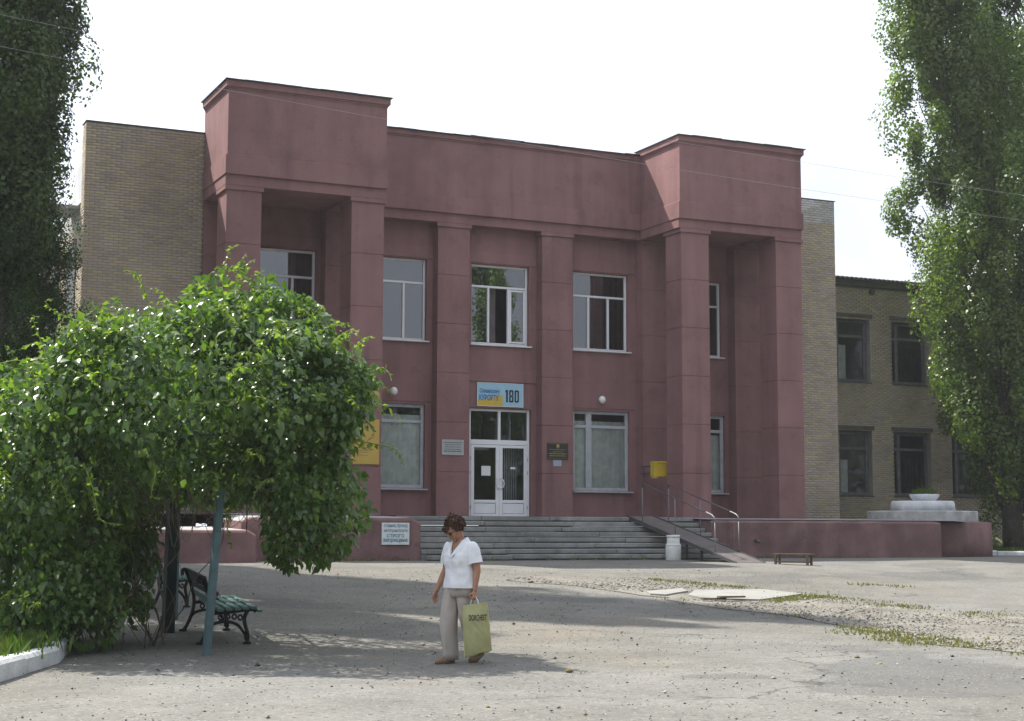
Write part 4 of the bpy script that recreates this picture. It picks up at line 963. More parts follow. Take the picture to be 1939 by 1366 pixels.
for x, yt, ye in ((8.30, -3.05, -6.55), (9.06, -3.1, -6.42)):
    tp = rz(yt)+1.0; te = rz(ye)+.90
    m = MB(); m.tube([(x, yt-.02, tp-.10), (x, yt-.03, tp-.03), (x, yt-.08, tp), (x, yt-.4, tp-.085)] + [(x, yt+(ye-yt)*t, tp+(te-tp)*t) for t in (.3, .6, .9)] , .016, 8); m.build('handrail', M_rail, RP)
    m = MB(); m.tube([(x, yt+(ye-yt)*.9, tp+(te-tp)*.9), (x, ye+.08, te+.01), (x, ye-.02, te-.05), (x, ye-.04, te-.16)], .0175, 8); m.build('handrail_end', M_railbright, RP)
    for t, mt in ((0.0, M_railbright), (.47, M_railbright), (1.0, M_railbright)):
        y = yt-.02+(ye-.04-yt+.02)*t; top = tp-.10 if t == 0 else (tp+(te-tp)*t if t < 1 else te-.16)
        m = MB(); m.tube([(x, y, rz(y)), (x, y, top)], .0125, 8); m.build('post', mt, RP)
CN = thing('milk_can', 'pale grey metal milk can standing on the asphalt beside the ramp', 'milk can', (7.93, -5.25, gz(-5.25)))
c0 = (7.93, -5.25, gz(-5.25)-.002)
m = MB(); m.lathe([(.185, 0), (.19, .01), (.19, .36), (.185, .37), (.182, .385), (.165, .42), (.158, .44), (.158, .57)], c0, 32); m.build('can_body', M_can, CN)
m = MB(); m.lathe([(.166, .565), (.17, .575), (.17, .615), (.155, .622), (.06, .624)], c0, 32); m.build('lid', M_can, CN)
m = MB(); m.lathe([(.1935, .362), (.1945, .372), (.187, .39)], c0, 32); m.build('shoulder_ring', M_whitewash, CN)
SL = thing('wooden_stool', 'small low wooden bench on four legs in front of the retaining wall', 'stool', (9.2, -8.3, gz(-8.3)))
p0 = Vector((8.93, -8.12)); p1 = Vector((9.38, -8.86)); dl = (p1-p0).normalized(); dn = Vector((-dl.y, dl.x)); L = (p1-p0).length-.02
def sp(a, b, z): v = p0+dl*a+dn*b; return (v.x, v.y, z)
gzs = gz(-8.4)
for k in range(2):
    b0, b1 = .02+k*.16, .165+k*.16; m = MB()
    q = [sp(-.06, b0, 0), sp(L+.06, b0, 0), sp(L+.06, b1, 0), sp(-.06, b1, 0)]
    m.rings([[(x, y, gzs+.235) for x, y, z in q], [(x, y, gzs+.262) for x, y, z in q]], smooth=False); m.build('seat_plank', M_wood, SL)
for a in (.0, L-.05):
    for b in (.03, .26):
        q = [sp(a, b, 0), sp(a+.05, b, 0), sp(a+.05, b+.045, 0), sp(a, b+.045, 0)]; g = min(gbump(q[0][0], q[0][1]), gbump(q[2][0], q[2][1]))-.004
        m = MB(); m.rings([[(x, y, g) for x, y, z in q], [(x, y, gzs+.233) for x, y, z in q]], smooth=False); m.build('leg', M_wood, SL)
for a, b, c, d in ((.0, .045, L, .06), (.0, .275, L, .29)):
    q = [sp(a, b, 0), sp(c, b, 0), sp(c, d, 0), sp(a, d, 0)]; m = MB(); m.rings([[(x, y, gzs+.05) for x, y, z in q], [(x, y, gzs+.085) for x, y, z in q]], smooth=False); m.build('stretcher', M_wood, SL)

# ------------------------------------------------------------------ benches under the arbour
def curve_pts(ctrl, n=6):
    out = []; c = [Vector(p) for p in ctrl]
    for i in range(len(c)-1):
        p0 = c[max(i-1, 0)]; p1 = c[i]; p2 = c[i+1]; p3 = c[min(i+2, len(c)-1)]
        for j in range(n):
            t = j/n; out.append(.5*((2*p1)+(p2-p0)*t+(2*p0-5*p1+4*p2-p3)*t*t+(3*p1-p0-3*p2+p3)*t**3))
    return out+[c[-1]]
def make_bench(label):
    t = thing('park_bench', label, 'bench', (0, 0, 0), 'park benches under the arbour')
    Ln = 1.72
    for y in (0.0, Ln):
        m = MB()
        def tb(ctrl, r): m.tube([(x, y, z) for x, z in [(p.x, p.y) for p in curve_pts([(a, b, 0) for a, b in ctrl])]], r, 7)
        tb([(-.02, 0), (.03, .07), (.09, .22), (.115, .38), (.085, .55), (.03, .70), (-.01, .78), (-.045, .76), (-.035, .71)], .024)
        tb([(.115, .36), (.3, .372), (.5, .395), (.6, .40), (.635, .375)], .022)
        tb([(.535, .39), (.50, .30), (.515, .21), (.545, .10), (.535, .0)], .024)
        tb([(.05, .12), (.12, .225), (.27, .265), (.41, .23), (.50, .13), (.525, .05)], .019)
        for a, b in ((.22, .315), (.30, .32), (.38, .32), (.45, .31)):
            tb([(a-.028, b), (a, b+.03), (a+.028, b), (a, b-.03), (a-.028, b)], .011)
        m.box(-.06, .03, y-.03, y+.03, 0, .025); m.box(.49, .58, y-.03, y+.03, 0, .025)
        m.build('cast_iron_end', M_iron, t)
    for k in range(5):
        x = .175+k*.098; m = MB(); m.box(x, x+.072, -.075, Ln+.075, .385+.006*k, .42+.006*k, bev=.006); m.build('seat_plank', M_benchwood, t)
    m = MB(); m.box(.64, .70, -.075, Ln+.075, .375, .405, bev=.006); m.build('seat_plank', M_benchwood, t)
    for z, x, h, mt in ((.455, .105, .075, M_benchwood), (.57, .075, .07, M_benchback), (.665, .03, .13, M_benchback)):
        m = MB(); m.add([(x+.02, -.06, z), (x+.045, -.06, z), (x+.045-h*.33, -.06, z+h), (x+.02-h*.33, -.06, z+h), (x+.02, Ln+.06, z), (x+.045, Ln+.06, z), (x+.045-h*.33, Ln+.06, z+h), (x+.02-h*.33, Ln+.06, z+h)], [(0, 1, 2, 3), (7, 6, 5, 4), (0, 4, 5, 1), (1, 5, 6, 2), (2, 6, 7, 3), (3, 7, 4, 0)]); m.build('back_plank', mt, t)
    return t
def copy_tree(o, parent=None):
    c = o.copy(); COL.objects.link(c)
    if parent is not None: c.parent = parent
    for ch in list(o.children): copy_tree(ch, c)
    return c
bench = make_bench('green plank park bench with black cast iron ends beside the teal post')
bench2 = copy_tree(bench)
bench.location = (-7.76, -20.89, gz(-20.5)-.006); bench.rotation_euler = (math.atan2(gz(-19.2)-gz(-20.9), 1.7), 0, math.radians(-7))
bench2['label'] = 'farther park bench half hidden by the vine stems'
bench2.location = (-7.35, -16.4, gz(-15.6)-.006); bench2.rotation_euler = (math.atan2(gz(-14.7)-gz(-16.4), 1.7), 0, math.radians(12))
m = MB(); bz = gz(-20.2)
m.ell((-7.34, -19.62, bz+.475), (.10, .14, .055), 12, 8); m.ell((-7.26, -19.58, bz+.52), (.05, .07, .04), 10, 6)
BG = thing('cloth_bundle', 'small dark brown bundle left on the green bench seat', 'bundle', (-7.34, -19.62, bz+.42)); m.build('bundle_cloth', mat('brown_bundle_cloth', (.10, .07, .045), .9, .35, 30), BG)
m = MB(); m.tube([(-7.36, -19.68, bz+.52), (-7.34, -19.66, bz+.58), (-7.28, -19.56, bz+.575), (-7.25, -19.52, bz+.53)], .012, 6); m.build('strap', M_wood, BG)

# ------------------------------------------------------------------ arbour and climbing vine
FH = Vector((math.sin(YAW), math.cos(YAW), 0))
D0 = 18.5
def vp(u, v, f=0.0):
    d = D0+f; return CAM + rt*((u-969.5)*d/3028) + FH*d + Vector((0, 0, (1005-v)*d/3028))
AB = thing('arbour', 'steel post arbour carrying the overgrown vine above the bench', 'arbour', (-8.0, -20.5, gz(-20.5)))
def post(x, y, tx, ty, tz, w, mt):
    z = gz(y)-.05; m = MB(); h = w/2; a = YAW*.3
    c, s = math.cos(a), math.sin(a)
    def sq(px, py, pz): return [(px+c*i*h-s*j*h, py+s*i*h+c*j*h, pz) for i, j in ((-1, -1), (1, -1), (1, 1), (-1, 1))]
    m.rings([sq(x, y, z), sq(tx, ty, tz)], smooth=False); m.build('post', mt, AB)
post(-8.03, -22.2, -7.90, -22.17, 1.15, .074, M_teal)
post(-7.78, -19.27, -7.74, -19.3, 2.1, .13, M_darkteal)
post(-7.30, -17.6, -7.30, -17.6, 2.1, .06, M_teal)
post(-9.05, -19.7, -9.0, -19.6, 1.8, .09, M_darkteal); post(-9.3, -18.2, -9.2, -18.2, 2.2, .09, M_darkteal)
for a, b in (((-7.86, -21.4, 1.75), (-7.3, -17.6, 2.1)), ((-9.0, -19.6, 1.75), (-9.2, -18.2, 2.2)), ((-7.86, -21.4, 1.75), (-9.0, -19.6, 1.75)), ((-7.74, -19.3, 2.1), (-9.0, -19.5, 2.2)), ((-7.3, -17.6, 2.1), (-9.2, -18.2, 2.2)), ((-6.6, -22.3, 1.9), (-9.0, -19.6, 1.75)), ((-6.6, -22.3, 1.9), (-7.3, -17.6, 2.1))):
    m = MB(); m.tube([a, b], .022, 6); m.build('crossbar', M_darkteal, AB)

VN = thing('climbing_vine', 'dense bright green climbing vine sprawling over the arbour', 'vine', (-8.3, -20.9, gz(-20.9)))
#          u    v    f    ru   rv  rf(m)  weight
ELL = [(350, 745, 0.0, 275, 160, 1.75, 1.0), (405, 655, 0.1, 100, 85, 1.1, .55), (110, 865, .0, 200, 165, 1.6, .9), (560, 775, -.1, 120, 120, 1.3, .7), (520, 655, .1, 90, 60, .9, .3),
       (590, 900, -.4, 78, 110, .8, .6), (550, 965, -.3, 62, 80, .6, .35), (60, 970, -.2, 210, 210, 1.3, 1.0), (140, 1075, -.3, 130, 130, .9, .7), (300, 880, .2, 190, 105, 1.4, .6), (30, 1100, .1, 170, 120, 1.0, .8), (120, 1160, -.6, 110, 65, .6, .4),
       (230, 705, 0.1, 140, 85, 1.3, .6), (650, 735, -.2, 62, 70, .7, .35), (-60, 870, .2, 160, 180, 1.5, .5), (455, 885, 0, 130, 80, 1.2, .35), (240, 1040, .3, 70, 105, .7, .3),
       (255, 790, 2.6, 300, 215, 1.9, .8), (150, 800, 5.0, 290, 215, 2.0, .8), (50, 840, 7.6, 280, 200, 2.0, .8)]
S_ = D0/3028
def noise3(P, s, ph):
    x, y, z = (P*s).T
    return (np.sin(x+1.7*np.sin(y*1.1+ph)+ph)+np.sin(y*1.3+1.3*np.sin(z*.9+2*ph))+np.sin(z*1.2+1.5*np.sin(x*.8+3*ph)))/3
rtn, fhn = np.array(rt), np.array(FH); C0 = np.array(vp(0, 1005, 0))   # local frame: r (right), f (away), z
def loc2w(L): return C0[None]+L[:, :1]*rtn[None]+L[:, 1:2]*fhn[None]+np.c_[np.zeros((len(L), 2)), L[:, 2]]
ell_c = np.array([(e[0]*S_, e[2], (1005-e[1])*S_) for e in ELL]); ell_r = np.array([(e[3]*S_, e[5], e[4]*S_) for e in ELL])
rg2 = np.random.default_rng(21)
Lp, Ln, Lq = [], [], []
for k, e in enumerate(ELL):
    n = int(12000*e[6]); d = unit(rg2.normal(0, 1, (n, 3))); d[:, 2] = np.where(rg2.random(n) < .25, np.abs(d[:, 2]), d[:, 2])
    q = np.where(rg2.random(n) < .70, rg2.uniform(.84, 1.07, n), rg2.uniform(.45, .9, n))
    P = ell_c[k]+d*ell_r[k]*q[:, None]
    P = P + d*(.30*noise3(P, 2.2, .7)+.24*noise3(P, 4.9, 2.1))[:, None]
    inside = np.zeros(n, bool)
    for j in range(len(ELL)):
        if j != k: inside |= (((P-ell_c[j])/ell_r[j])**2).sum(1) < .72**2
    dens = noise3(P, 5.2, 4.4)
    keep = ~inside & (dens > -.36)
    Lp.append(P[keep]); Ln.append(d[keep]); Lq.append(q[keep])
Lp = np.concatenate(Lp); Ln = np.concatenate(Ln); Lq = np.concatenate(Lq)
# keep the space over the bench open
r_, f_, z_ = Lp.T
openr = (r_ > 310*S_-.38*np.maximum(f_, 0)) & (r_ < 520*S_) & (z_ < (1005-945)*S_) & (f_ > -1.3)
under = (z_ < -1.27)
k_ = ~openr & ~under; Lp, Ln, Lq = Lp[k_], Ln[k_], Lq[k_]
Wp = loc2w(Lp); Wn = Ln[:, :1]*rtn+Ln[:, 1:2]*fhn+np.c_[np.zeros((len(Ln), 2)), Ln[:, 2]]
n = len(Wp)
Dv = unit(Wn*.5+np.array([0, 0, -.75])+rg2.normal(0, .55, (n, 3)))
Nv = unit(Wn*.7+np.array([0, 0, .8])+rg2.normal(0, .75, (n, 3)))
sz = rg2.lognormal(math.log(.082), .36, n).clip(.03, .16)
tint = (rg2.uniform(0, .85, n)+.12*noise3(Wp, 1.5, 1)) % 1.0
outer = np.where((Lq > .97) & (Ln[:, 1] < -.25) & (sz > .085))[0]
rg2.shuffle(outer); pick = set(outer[:300].tolist())
keep = np.array([i for i in range(n) if i not in pick])
V, F = leaves_np(Wp[keep], Dv[keep], Nv[keep], sz[keep], .62)
o = np_obj('foliage', V, F, M_vine, VN, tint=np.repeat(tint[keep], 5), smooth=False); o['kind'] = 'stuff'
LEAF = []
for k in range(3):
    V, F = leaves_np(np.zeros((1, 3)), np.array([[0, 1., 0]]), np.array([[0, 0, 1.]]), np.array([1.0]), (.58, .66, .72)[k], .08+.04*k, .08+.06*k)
    LEAF.append(np_mesh('leaf', V, F, M_vine))
for i in sorted(pick):
    o = bpy.data.objects.new('leaf', LEAF[i % 3]); d = Vector(Dv[i]); nn = Vector(Nv[i]); s_ = d.cross(nn).normalized(); nn = s_.cross(d)
    link(o, VN); Mx = Matrix((s_*sz[i], d*sz[i], nn*sz[i])).transposed().to_4x4(); Mx.translation = Vector(Wp[i]); o.matrix_basis = Mx
# shoots and sprays with young leaves, tinted as if sunlit
SHOOTS = [[(415, 560, -.2), (418, 505, -.2), (428, 470, -.25), (445, 461, -.3)], [(440, 570, 0), (452, 535, 0), (462, 500, -.1), (478, 488, -.15)], [(455, 580, .2), (470, 550, .2), (480, 522, .2), (494, 510, .2)], [(470, 520, .2), (476, 545, .25), (477, 568, .3)],
          [(285, 620, 0), (272, 570, 0), (258, 530, -.1), (240, 512, -.2), (224, 513, -.2)], [(175, 620, 0), (130, 605, -.1), (95, 590, -.2), (78, 572, -.3), (92, 566, -.3)], [(85, 680, -.1), (68, 640, -.1), (55, 605, -.2), (66, 600, -.2)], [(60, 700, 0), (30, 685, -.2), (-5, 690, -.3)],
          [(560, 600, -.1), (585, 590, -.1), (605, 583, -.1), (600, 575, 0)], [(600, 640, 0), (640, 640, 0), (665, 650, 0), (686, 664, 0)], [(610, 670, -.2), (655, 665, -.2), (684, 672, -.2)], [(560, 625, .1), (590, 612, .1), (606, 607, .1)],
          [(640, 760, -.2), (680, 755, -.2), (705, 765, -.3), (716, 772, -.3)], [(650, 800, -.3), (690, 800, -.3), (708, 812, -.3), (706, 830, -.3)], [(640, 830, -.3), (690, 838, -.3), (725, 845, -.3), (748, 852, -.3), (760, 866, -.3), (763, 880, -.3)],
          [(640, 900, -.4), (670, 915, -.4), (690, 930, -.4), (693, 960, -.4)], [(620, 930, -.5), (645, 955, -.5), (660, 970, -.5)], [(600, 980, -.5), (605, 1010, -.5), (600, 1035, -.5)], [(540, 1000, -.4), (530, 1030, -.4), (522, 1052, -.4)],
          [(375, 590, -.3), (358, 560, -.3), (345, 545, -.3)], [(350, 600, -.3), (335, 585, -.3), (322, 565, -.3)], [(180, 600, .2), (185, 585, .2), (200, 575, .2)], [(430, 960, -.6), (436, 1010, -.6), (443, 1040, -.6)], [(160, 880, -1.6), (180, 930, -1.7), (195, 985, -1.7), (235, 995, -1.7)],
          [(290, 870, -1.3), (296, 900, -1.4), (290, 940, -1.4), (310, 945, -1.4)], [(330, 760, -1.7), (380, 765, -1.7), (440, 758, -1.7)], [(120, 700, -1.5), (170, 720, -1.5), (210, 760, -1.5)], [(480, 700, -1.4), (520, 740, -1.4), (530, 790, -1.4)]]
SP, SDr, SN, SS = [], [], [], []
sh = MB()
for c_ in SHOOTS:
    pts = curve_pts([vp(*p) for p in c_], 6); sh.tube(pts, list(np.linspace(.008, .0035, len(pts))), 5)
    k = len(pts); total = sum((pts[i+1]-pts[i]).length for i in range(k-1)); cnt = int(total/.028)
    for j in range(cnt):
        t = (j+.5)/cnt*(k-1.001); i = int(t); p = pts[i].lerp(pts[i+1], t-i); s_ = (.075*(1-j/cnt)+.028)*R.uniform(.7, 1.2)
        SP.append(p); v = Vector((R.gauss(0, 1), R.gauss(0, 1), R.gauss(-.35, .7))).normalized(); SDr.append(v); SN.append(Vector((R.gauss(0, .6), R.gauss(0, .6), 1)).normalized()); SS.append(s_)
rg = random.Random(12); nspray = 0
while nspray < 300:
    i = rg.randrange(n)
    if Lq[i] < .95 or Ln[i][1] > .45 or (Ln[i][2] < -.25): continue
    nspray += 1
    p0 = Vector(Wp[i]); o_ = Vector(Wn[i]); L = rg.uniform(.22, .62); side = Vector((rg.gauss(0, .35), rg.gauss(0, .35), rg.uniform(.0, .55)))
    d = (o_*.8+side).normalized(); pts = [p0-d*.1]
    for q in range(7): pts.append(pts[-1]+d*(L/6)); d = (d+Vector((rg.gauss(0, .10), rg.gauss(0, .10), -.13-.05*q))).normalized()
    sh.tube(pts, list(np.linspace(.005, .0022, 8)), 4)
    cnt = int(L/.020)
    for j in range(cnt):
        t = (j+.5)/cnt*6.99; k = int(t); p = pts[k].lerp(pts[k+1], t-k); s_ = (.095*(1-j/cnt)+.035)*rg.uniform(.6, 1.25)
        SP.append(p); v = Vector((rg.gauss(0, .9), rg.gauss(0, .9), rg.gauss(-.5, .6))).normalized(); SDr.append(v); SN.append(Vector((rg.gauss(0, .6), rg.gauss(0, .6), 1)).normalized()); SS.append(s_)
o = sh.build('shoots', M_shoot, VN); o['kind'] = 'stuff'
V, F = leaves_np(np.array(SP), np.array(SDr), np.array(SN), np.array(SS), .6)
o = np_obj('young_lit_leaves', V, F, M_vineyounglit, VN, tint=np.repeat(rg2.uniform(0, .9, len(SP)), 5)); o['kind'] = 'stuff'
# woody stems and bare twigs under the canopy
rg = random.Random(31); tw = MB()
for k in range(30):
    u0 = rg.uniform(150, 325); u = u0; p = []
    for v in (1205, 1150, 1095, 1040, 985, 930, 880): p.append(vp(u, v-(rg.uniform(0, 15) if v == 1205 else 0), rg.uniform(-.55, .75))); u += rg.gauss(0, 26)
    p[0].z = gz(p[0].y)-.02; r0 = rg.choice((.004, .005, .006, .008, .014)); tw.tube(curve_pts(p, 5), list(np.linspace(r0, r0*.5, 31)), 5)
for k in range(90):
    u0 = rg.uniform(120, 600); v0 = rg.uniform(870, 950); f0 = rg.uniform(-1.1, .3); a = rg.uniform(-70, 70)
    p = [vp(u0, v0, f0), vp(u0+a*.3, v0+rg.uniform(20, 70), f0), vp(u0+a*.9, v0+rg.uniform(40, 90), f0-.1), vp(u0+a*1.5, v0+rg.uniform(10, 60), f0), vp(u0+a*1.2, v0+rg.uniform(-20, 20), f0)]
    tw.tube(curve_pts(p, 5), .0034, 4)
o = tw.build('woody_stems', M_twig, VN); o['kind'] = 'stuff'

# ------------------------------------------------------------------ trees
def tree_finish(name, label, group, base, trunk_mb, V, F, material, tint, bark=M_bark):
    t = thing(name, label, 'tree', base, group); trunk_mb.build('trunk', bark, t)
    o = np_obj('crown', V, F, material, t, tint=tint); return t
def poplar(label, base, H, RC, seed, n_limb=60, per=900, leaf=.13, material=M_poplar, group='tall columnar poplars', lean=(0, 0), zb=.07, r0=.38, gap=.0, name='poplar_tree'):
    rg = np.random.default_rng(seed); base = Vector(base); m = MB()
    pts = [base+Vector((lean[0]*t*t*H, lean[1]*t*t*H, t*H)) for t in np.linspace(0, .97, 10)]
    pts[0] = pts[0]-Vector((0, 0, .15)); m.tube(pts, [r0*1.25]+[r0*(1-t)**.9+.02 for t in np.linspace(.1, .97, 9)], 10)
    P, C, NO = [], [], []
    for k in range(n_limb):
        t0 = zb+(.93-zb)*((k+.5)/n_limb)**.95; az = k*2.399+rg.uniform(-.5, .5)
        env = RC*min(1, ((t0-zb+.06)/.42)**.8)*max(.16, 1-max(0, t0-.30)/.78)*rg.uniform(.35, 1.06)
        c0 = base+Vector((lean[0]*t0*t0*H, lean[1]*t0*t0*H, t0*H)); root_t = max(zb*.6, t0-.11); c1 = base+Vector((lean[0]*root_t**2*H, lean[1]*root_t**2*H, root_t*H))
        tip = c0+Vector((math.cos(az)*env, math.sin(az)*env, H*.035))
        m.tube(curve_pts([c1, c1.lerp(tip, .55)+Vector((math.cos(az), math.sin(az), -.6))*.18, tip], 3), list(np.linspace(.07*(1-t0)+.012, .012, 7)), 5)
        if rg.random() < gap: continue
        hue = rg.uniform(0, .56)
        for q in range(3):     # a big clump and two smaller ones riding up the limb
            rr = (.58, .44, .36)[q]*rg.uniform(.7, 1.25)*(RC/2.6)**.5; n = int(per*(.5, .28, .22)[q])
            cc = np.array(tip)+np.array((rg.normal(0, .30), rg.normal(0, .30), (-.15, .75, -.95)[q]+rg.normal(0, .2)))
            d_ = unit(rg.normal(0, 1, (n, 3))); lump = 1+.22*np.sin(d_[:, :1]*5+k)*np.cos(d_[:, 2:]*6+q)
            P.append(cc+d_*lump*(rg.random((n, 1))**.22)*np.array([rr, rr, rr*1.85])); NO.append(d_+np.array((math.cos(az), math.sin(az), .35))*.25); C.append(np.full(n, hue+rg.uniform(0, .12)))
    P = np.concatenate(P); T = (np.concatenate(C)+rg.uniform(0, .32, len(P))) % 1; n = len(P)
    NO = np.concatenate(NO); N_ = unit(NO*1.0+rg.normal(0, .42, (n, 3))+np.array([0, 0, .25])); D_ = unit(np.cross(N_, rg.normal(0, 1, (n, 3))))
    V, F = quads_np(P, D_, N_, rg.uniform(.7, 1.3, n)*leaf, .85)
    return tree_finish(name, label, group, base, m, V, F, material, np.repeat(T, 4))
poplar('tall poplar with a bright sunlit crown standing before the brick side wing', (24.42, .94, .08), 23.5, 3.3, 3, 100, 1900, .108, lean=(-.20, .01), zb=.06, r0=.29, gap=.12)
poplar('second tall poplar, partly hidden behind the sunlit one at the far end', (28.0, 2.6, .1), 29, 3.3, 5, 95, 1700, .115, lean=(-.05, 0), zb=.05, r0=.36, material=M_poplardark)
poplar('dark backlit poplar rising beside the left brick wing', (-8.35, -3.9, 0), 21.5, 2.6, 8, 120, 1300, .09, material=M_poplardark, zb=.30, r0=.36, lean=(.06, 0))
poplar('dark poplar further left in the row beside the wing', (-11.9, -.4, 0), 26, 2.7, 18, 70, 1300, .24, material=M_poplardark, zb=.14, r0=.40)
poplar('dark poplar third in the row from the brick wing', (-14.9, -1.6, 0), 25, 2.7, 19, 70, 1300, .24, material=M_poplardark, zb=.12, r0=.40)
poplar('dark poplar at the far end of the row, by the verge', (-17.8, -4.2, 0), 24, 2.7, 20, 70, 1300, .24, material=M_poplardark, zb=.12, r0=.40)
# trees on the opposite side of the yard, mirrored in the upper windows
poplar('poplar across the yard mirrored in the middle window', (25.5, -41, -.67), 22, 2.4, 13, 60, 500, .16, r0=.35)
poplar('slender poplar across the yard mirrored in the nearest upper window', (18.6, -45, -.67), 17, 1.2, 14, 34, 300, .16, r0=.2)

def bushy(name, label, group, base, H, rx, ry, seed, n, leaf, material, zb=.1, sparse=False, bark=M_bark, quad=True, taper=.6):
    rg = np.random.default_rng(seed); base = Vector(base); m = MB(); P, C = [], []
    m.tube([base-Vector((0, 0, .15)), base+Vector((.05, 0, H*.4)), base+Vector((0, .05, H*.9))], [.16*H/8, .11*H/8, .02], 8)
    nb = 70 if not sparse else 26
    for k in range(nb):
        t = zb+(1-zb)*((k+.5)/nb); az = k*2.399; w = (math.sin(math.pi*min(1, (t-zb)/(1-zb)*.8+.2))**taper)*rg.uniform(.55, 1.05)
        tip = base+Vector((math.cos(az)*rx*w, math.sin(az)*ry*w, H*t)); root = base+Vector((0, 0, max(.2, H*(t-.16))))
        m.tube([root, root.lerp(tip, .55)+Vector((0, 0, .1)), tip], [.03*H/8, .02*H/8, .006], 5)
        nn = int(n/nb)
        for c in range(5):
            q = root.lerp(tip, rg.uniform(.35, 1.03)); X = unit(rg.normal(0, 1, (nn//5, 3)))*(rg.random((nn//5, 1))**.4)*np.array([.5, .5, .6])*(rx/1.6)**.6*rg.uniform(.6, 1.2)
            P.append(np.array(q)+X); C.append(np.full(nn//5, rg.uniform(0, .4)))
    P = np.concatenate(P); T = (np.concatenate(C)+rg.uniform(0, .55, len(P))) % 1; k = len(P); P[:, 2] = np.maximum(P[:, 2], base.z+.08)
    D_ = unit(rg.normal(0, 1, (k, 3))+np.array([0, 0, -.2])); N_ = unit(rg.normal(0, .8, (k, 3))+np.array([0, 0, .6]))
    V, F = quads_np(P, D_, N_, rg.uniform(.6, 1.4, k)*leaf, .6)
    return tree_finish(name, label, group, base, m, V, F, material, np.repeat(T, 4), bark)
GD = 'dark feathery trees by the left wing'
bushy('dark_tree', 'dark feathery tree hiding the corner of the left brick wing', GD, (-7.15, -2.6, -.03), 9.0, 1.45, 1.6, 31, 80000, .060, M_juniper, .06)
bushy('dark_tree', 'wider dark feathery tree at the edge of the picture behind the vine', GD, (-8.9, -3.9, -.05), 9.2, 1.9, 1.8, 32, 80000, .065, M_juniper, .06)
bushy('far_tree', 'sparse pale tree far behind the left wing', None, (-1.6, 34, 0), 17.5, 2.6, 2.6, 33, 5200, .16, M_farleaf, .45, True)
rg2 = np.random.default_rng(50); P = []
for x in range(-62, 132, 9):
    h = rg2.uniform(11.5, 14.2); c = np.array((x+rg2.uniform(-2, 2), -58+rg2.uniform(-3, 3), h*.5)); q = unit(rg2.normal(0, 1, (3000, 3)))*rg2.uniform(.5, 1.08, (3000, 1)); P.append(c+q*np.array((6.2, 5, h*.55)))
P = np.concatenate(P); k = len(P); V, F = quads_np(P, unit(rg2.normal(0, 1, (k, 3))), unit(rg2.normal(0, 1, (k, 3))), rg2.uniform(.3, .7, k), .8)
tag(np_obj('far_treeline', V, F, M_poplardark, tint=np.repeat(rg2.uniform(0, 1, k), 4)), 'line of trees on the far side of the yard, mirrored in the windows', None, None, 'stuff')  # unseen row, height and nearness set to keep low sky off the portico
# small flowering shrub by the poplar trunk
SH = thing('rose_bush', 'small shrub with pale yellow flowers beside the poplar trunk', 'shrub', (22.9, .5, .1))
rg2 = np.random.default_rng(9); n = 900; P = np.array([22.9, .55, .1])+np.c_[rg2.normal(0, .22, (n, 2)), np.abs(rg2.normal(.3, .28, n))]
V, F = leaves_np(P, unit(rg2.normal(0, 1, (n, 3))), unit(rg2.normal(0, 1, (n, 3))+np.array([0, 0, .8])), rg2.uniform(.05, .10, n), .6)
np_obj('foliage', V, F, M_grass, SH, tint=np.repeat(rg2.uniform(0, 1, n), 5))
fl = MB()
for x, y, z in ((22.72, .25, .86), (22.80, .2, .72), (22.70, .22, .62), (22.78, .15, .52), (22.68, .2, .48), (22.95, .1, .50), (23.05, .1, .45), (23.12, .1, .40), (22.76, .2, .78)): fl.ell((x, y, z), (.055, .05, .05), 7, 5)
fl.build('flowers', M_flower, SH)
m = MB()
for k in range(5): m.tube([(22.9, .5, .05), (22.85+.06*k-.1, .42, .4), (22.75+.1*k-.1, .3, .75)], [.012, .008, .004], 5)
m.build('stem', M_twig, SH)

# low dark roofed block behind the left wing
m = MB(); m.box(-22, -5.4, 9.2, 20, 0, 9.55)
RB = thing('rear_block', 'flat roofed brick block glimpsed behind the dark trees on the left', 'building', (-13, 9.2, 0)); m.build('wall', M_mortar, RB)
m = MB(); m.box(-22.3, -5.2, 8.95, 20.3, 9.551, 9.9); m.build('roof', M_fascia, RB)
for i in range(6):
    for z in (2.0, 6.0): m = MB(); m.box(-20+i*2.5, -18.6+i*2.5, 9.17, 9.25, z, z+2.2); m.build('window', M_darkframe, RB)

# overhead cables
def wire(a, b, sag, label, r=.003):
    a, b = Vector(a), Vector(b); d = b-a
    pts = [a+d*t-Vector((0, 0, sag*4*t*(1-t))) for t in np.linspace(-.6, 1.6, 45)]
    m = MB(); m.tube(pts, r, 5); tag(m.build('cable', M_wire), label, 'cable', 'overhead cables across the front')
wire((-9.47, -14.15, 8.217), (12.94, -12.31, 7.69), .16, 'lower overhead cable crossing in front of the facade')
wire((-9.49, -14.2, 8.709), (12.91, -12.37, 8.257), .16, 'upper overhead cable crossing in front of the facade')

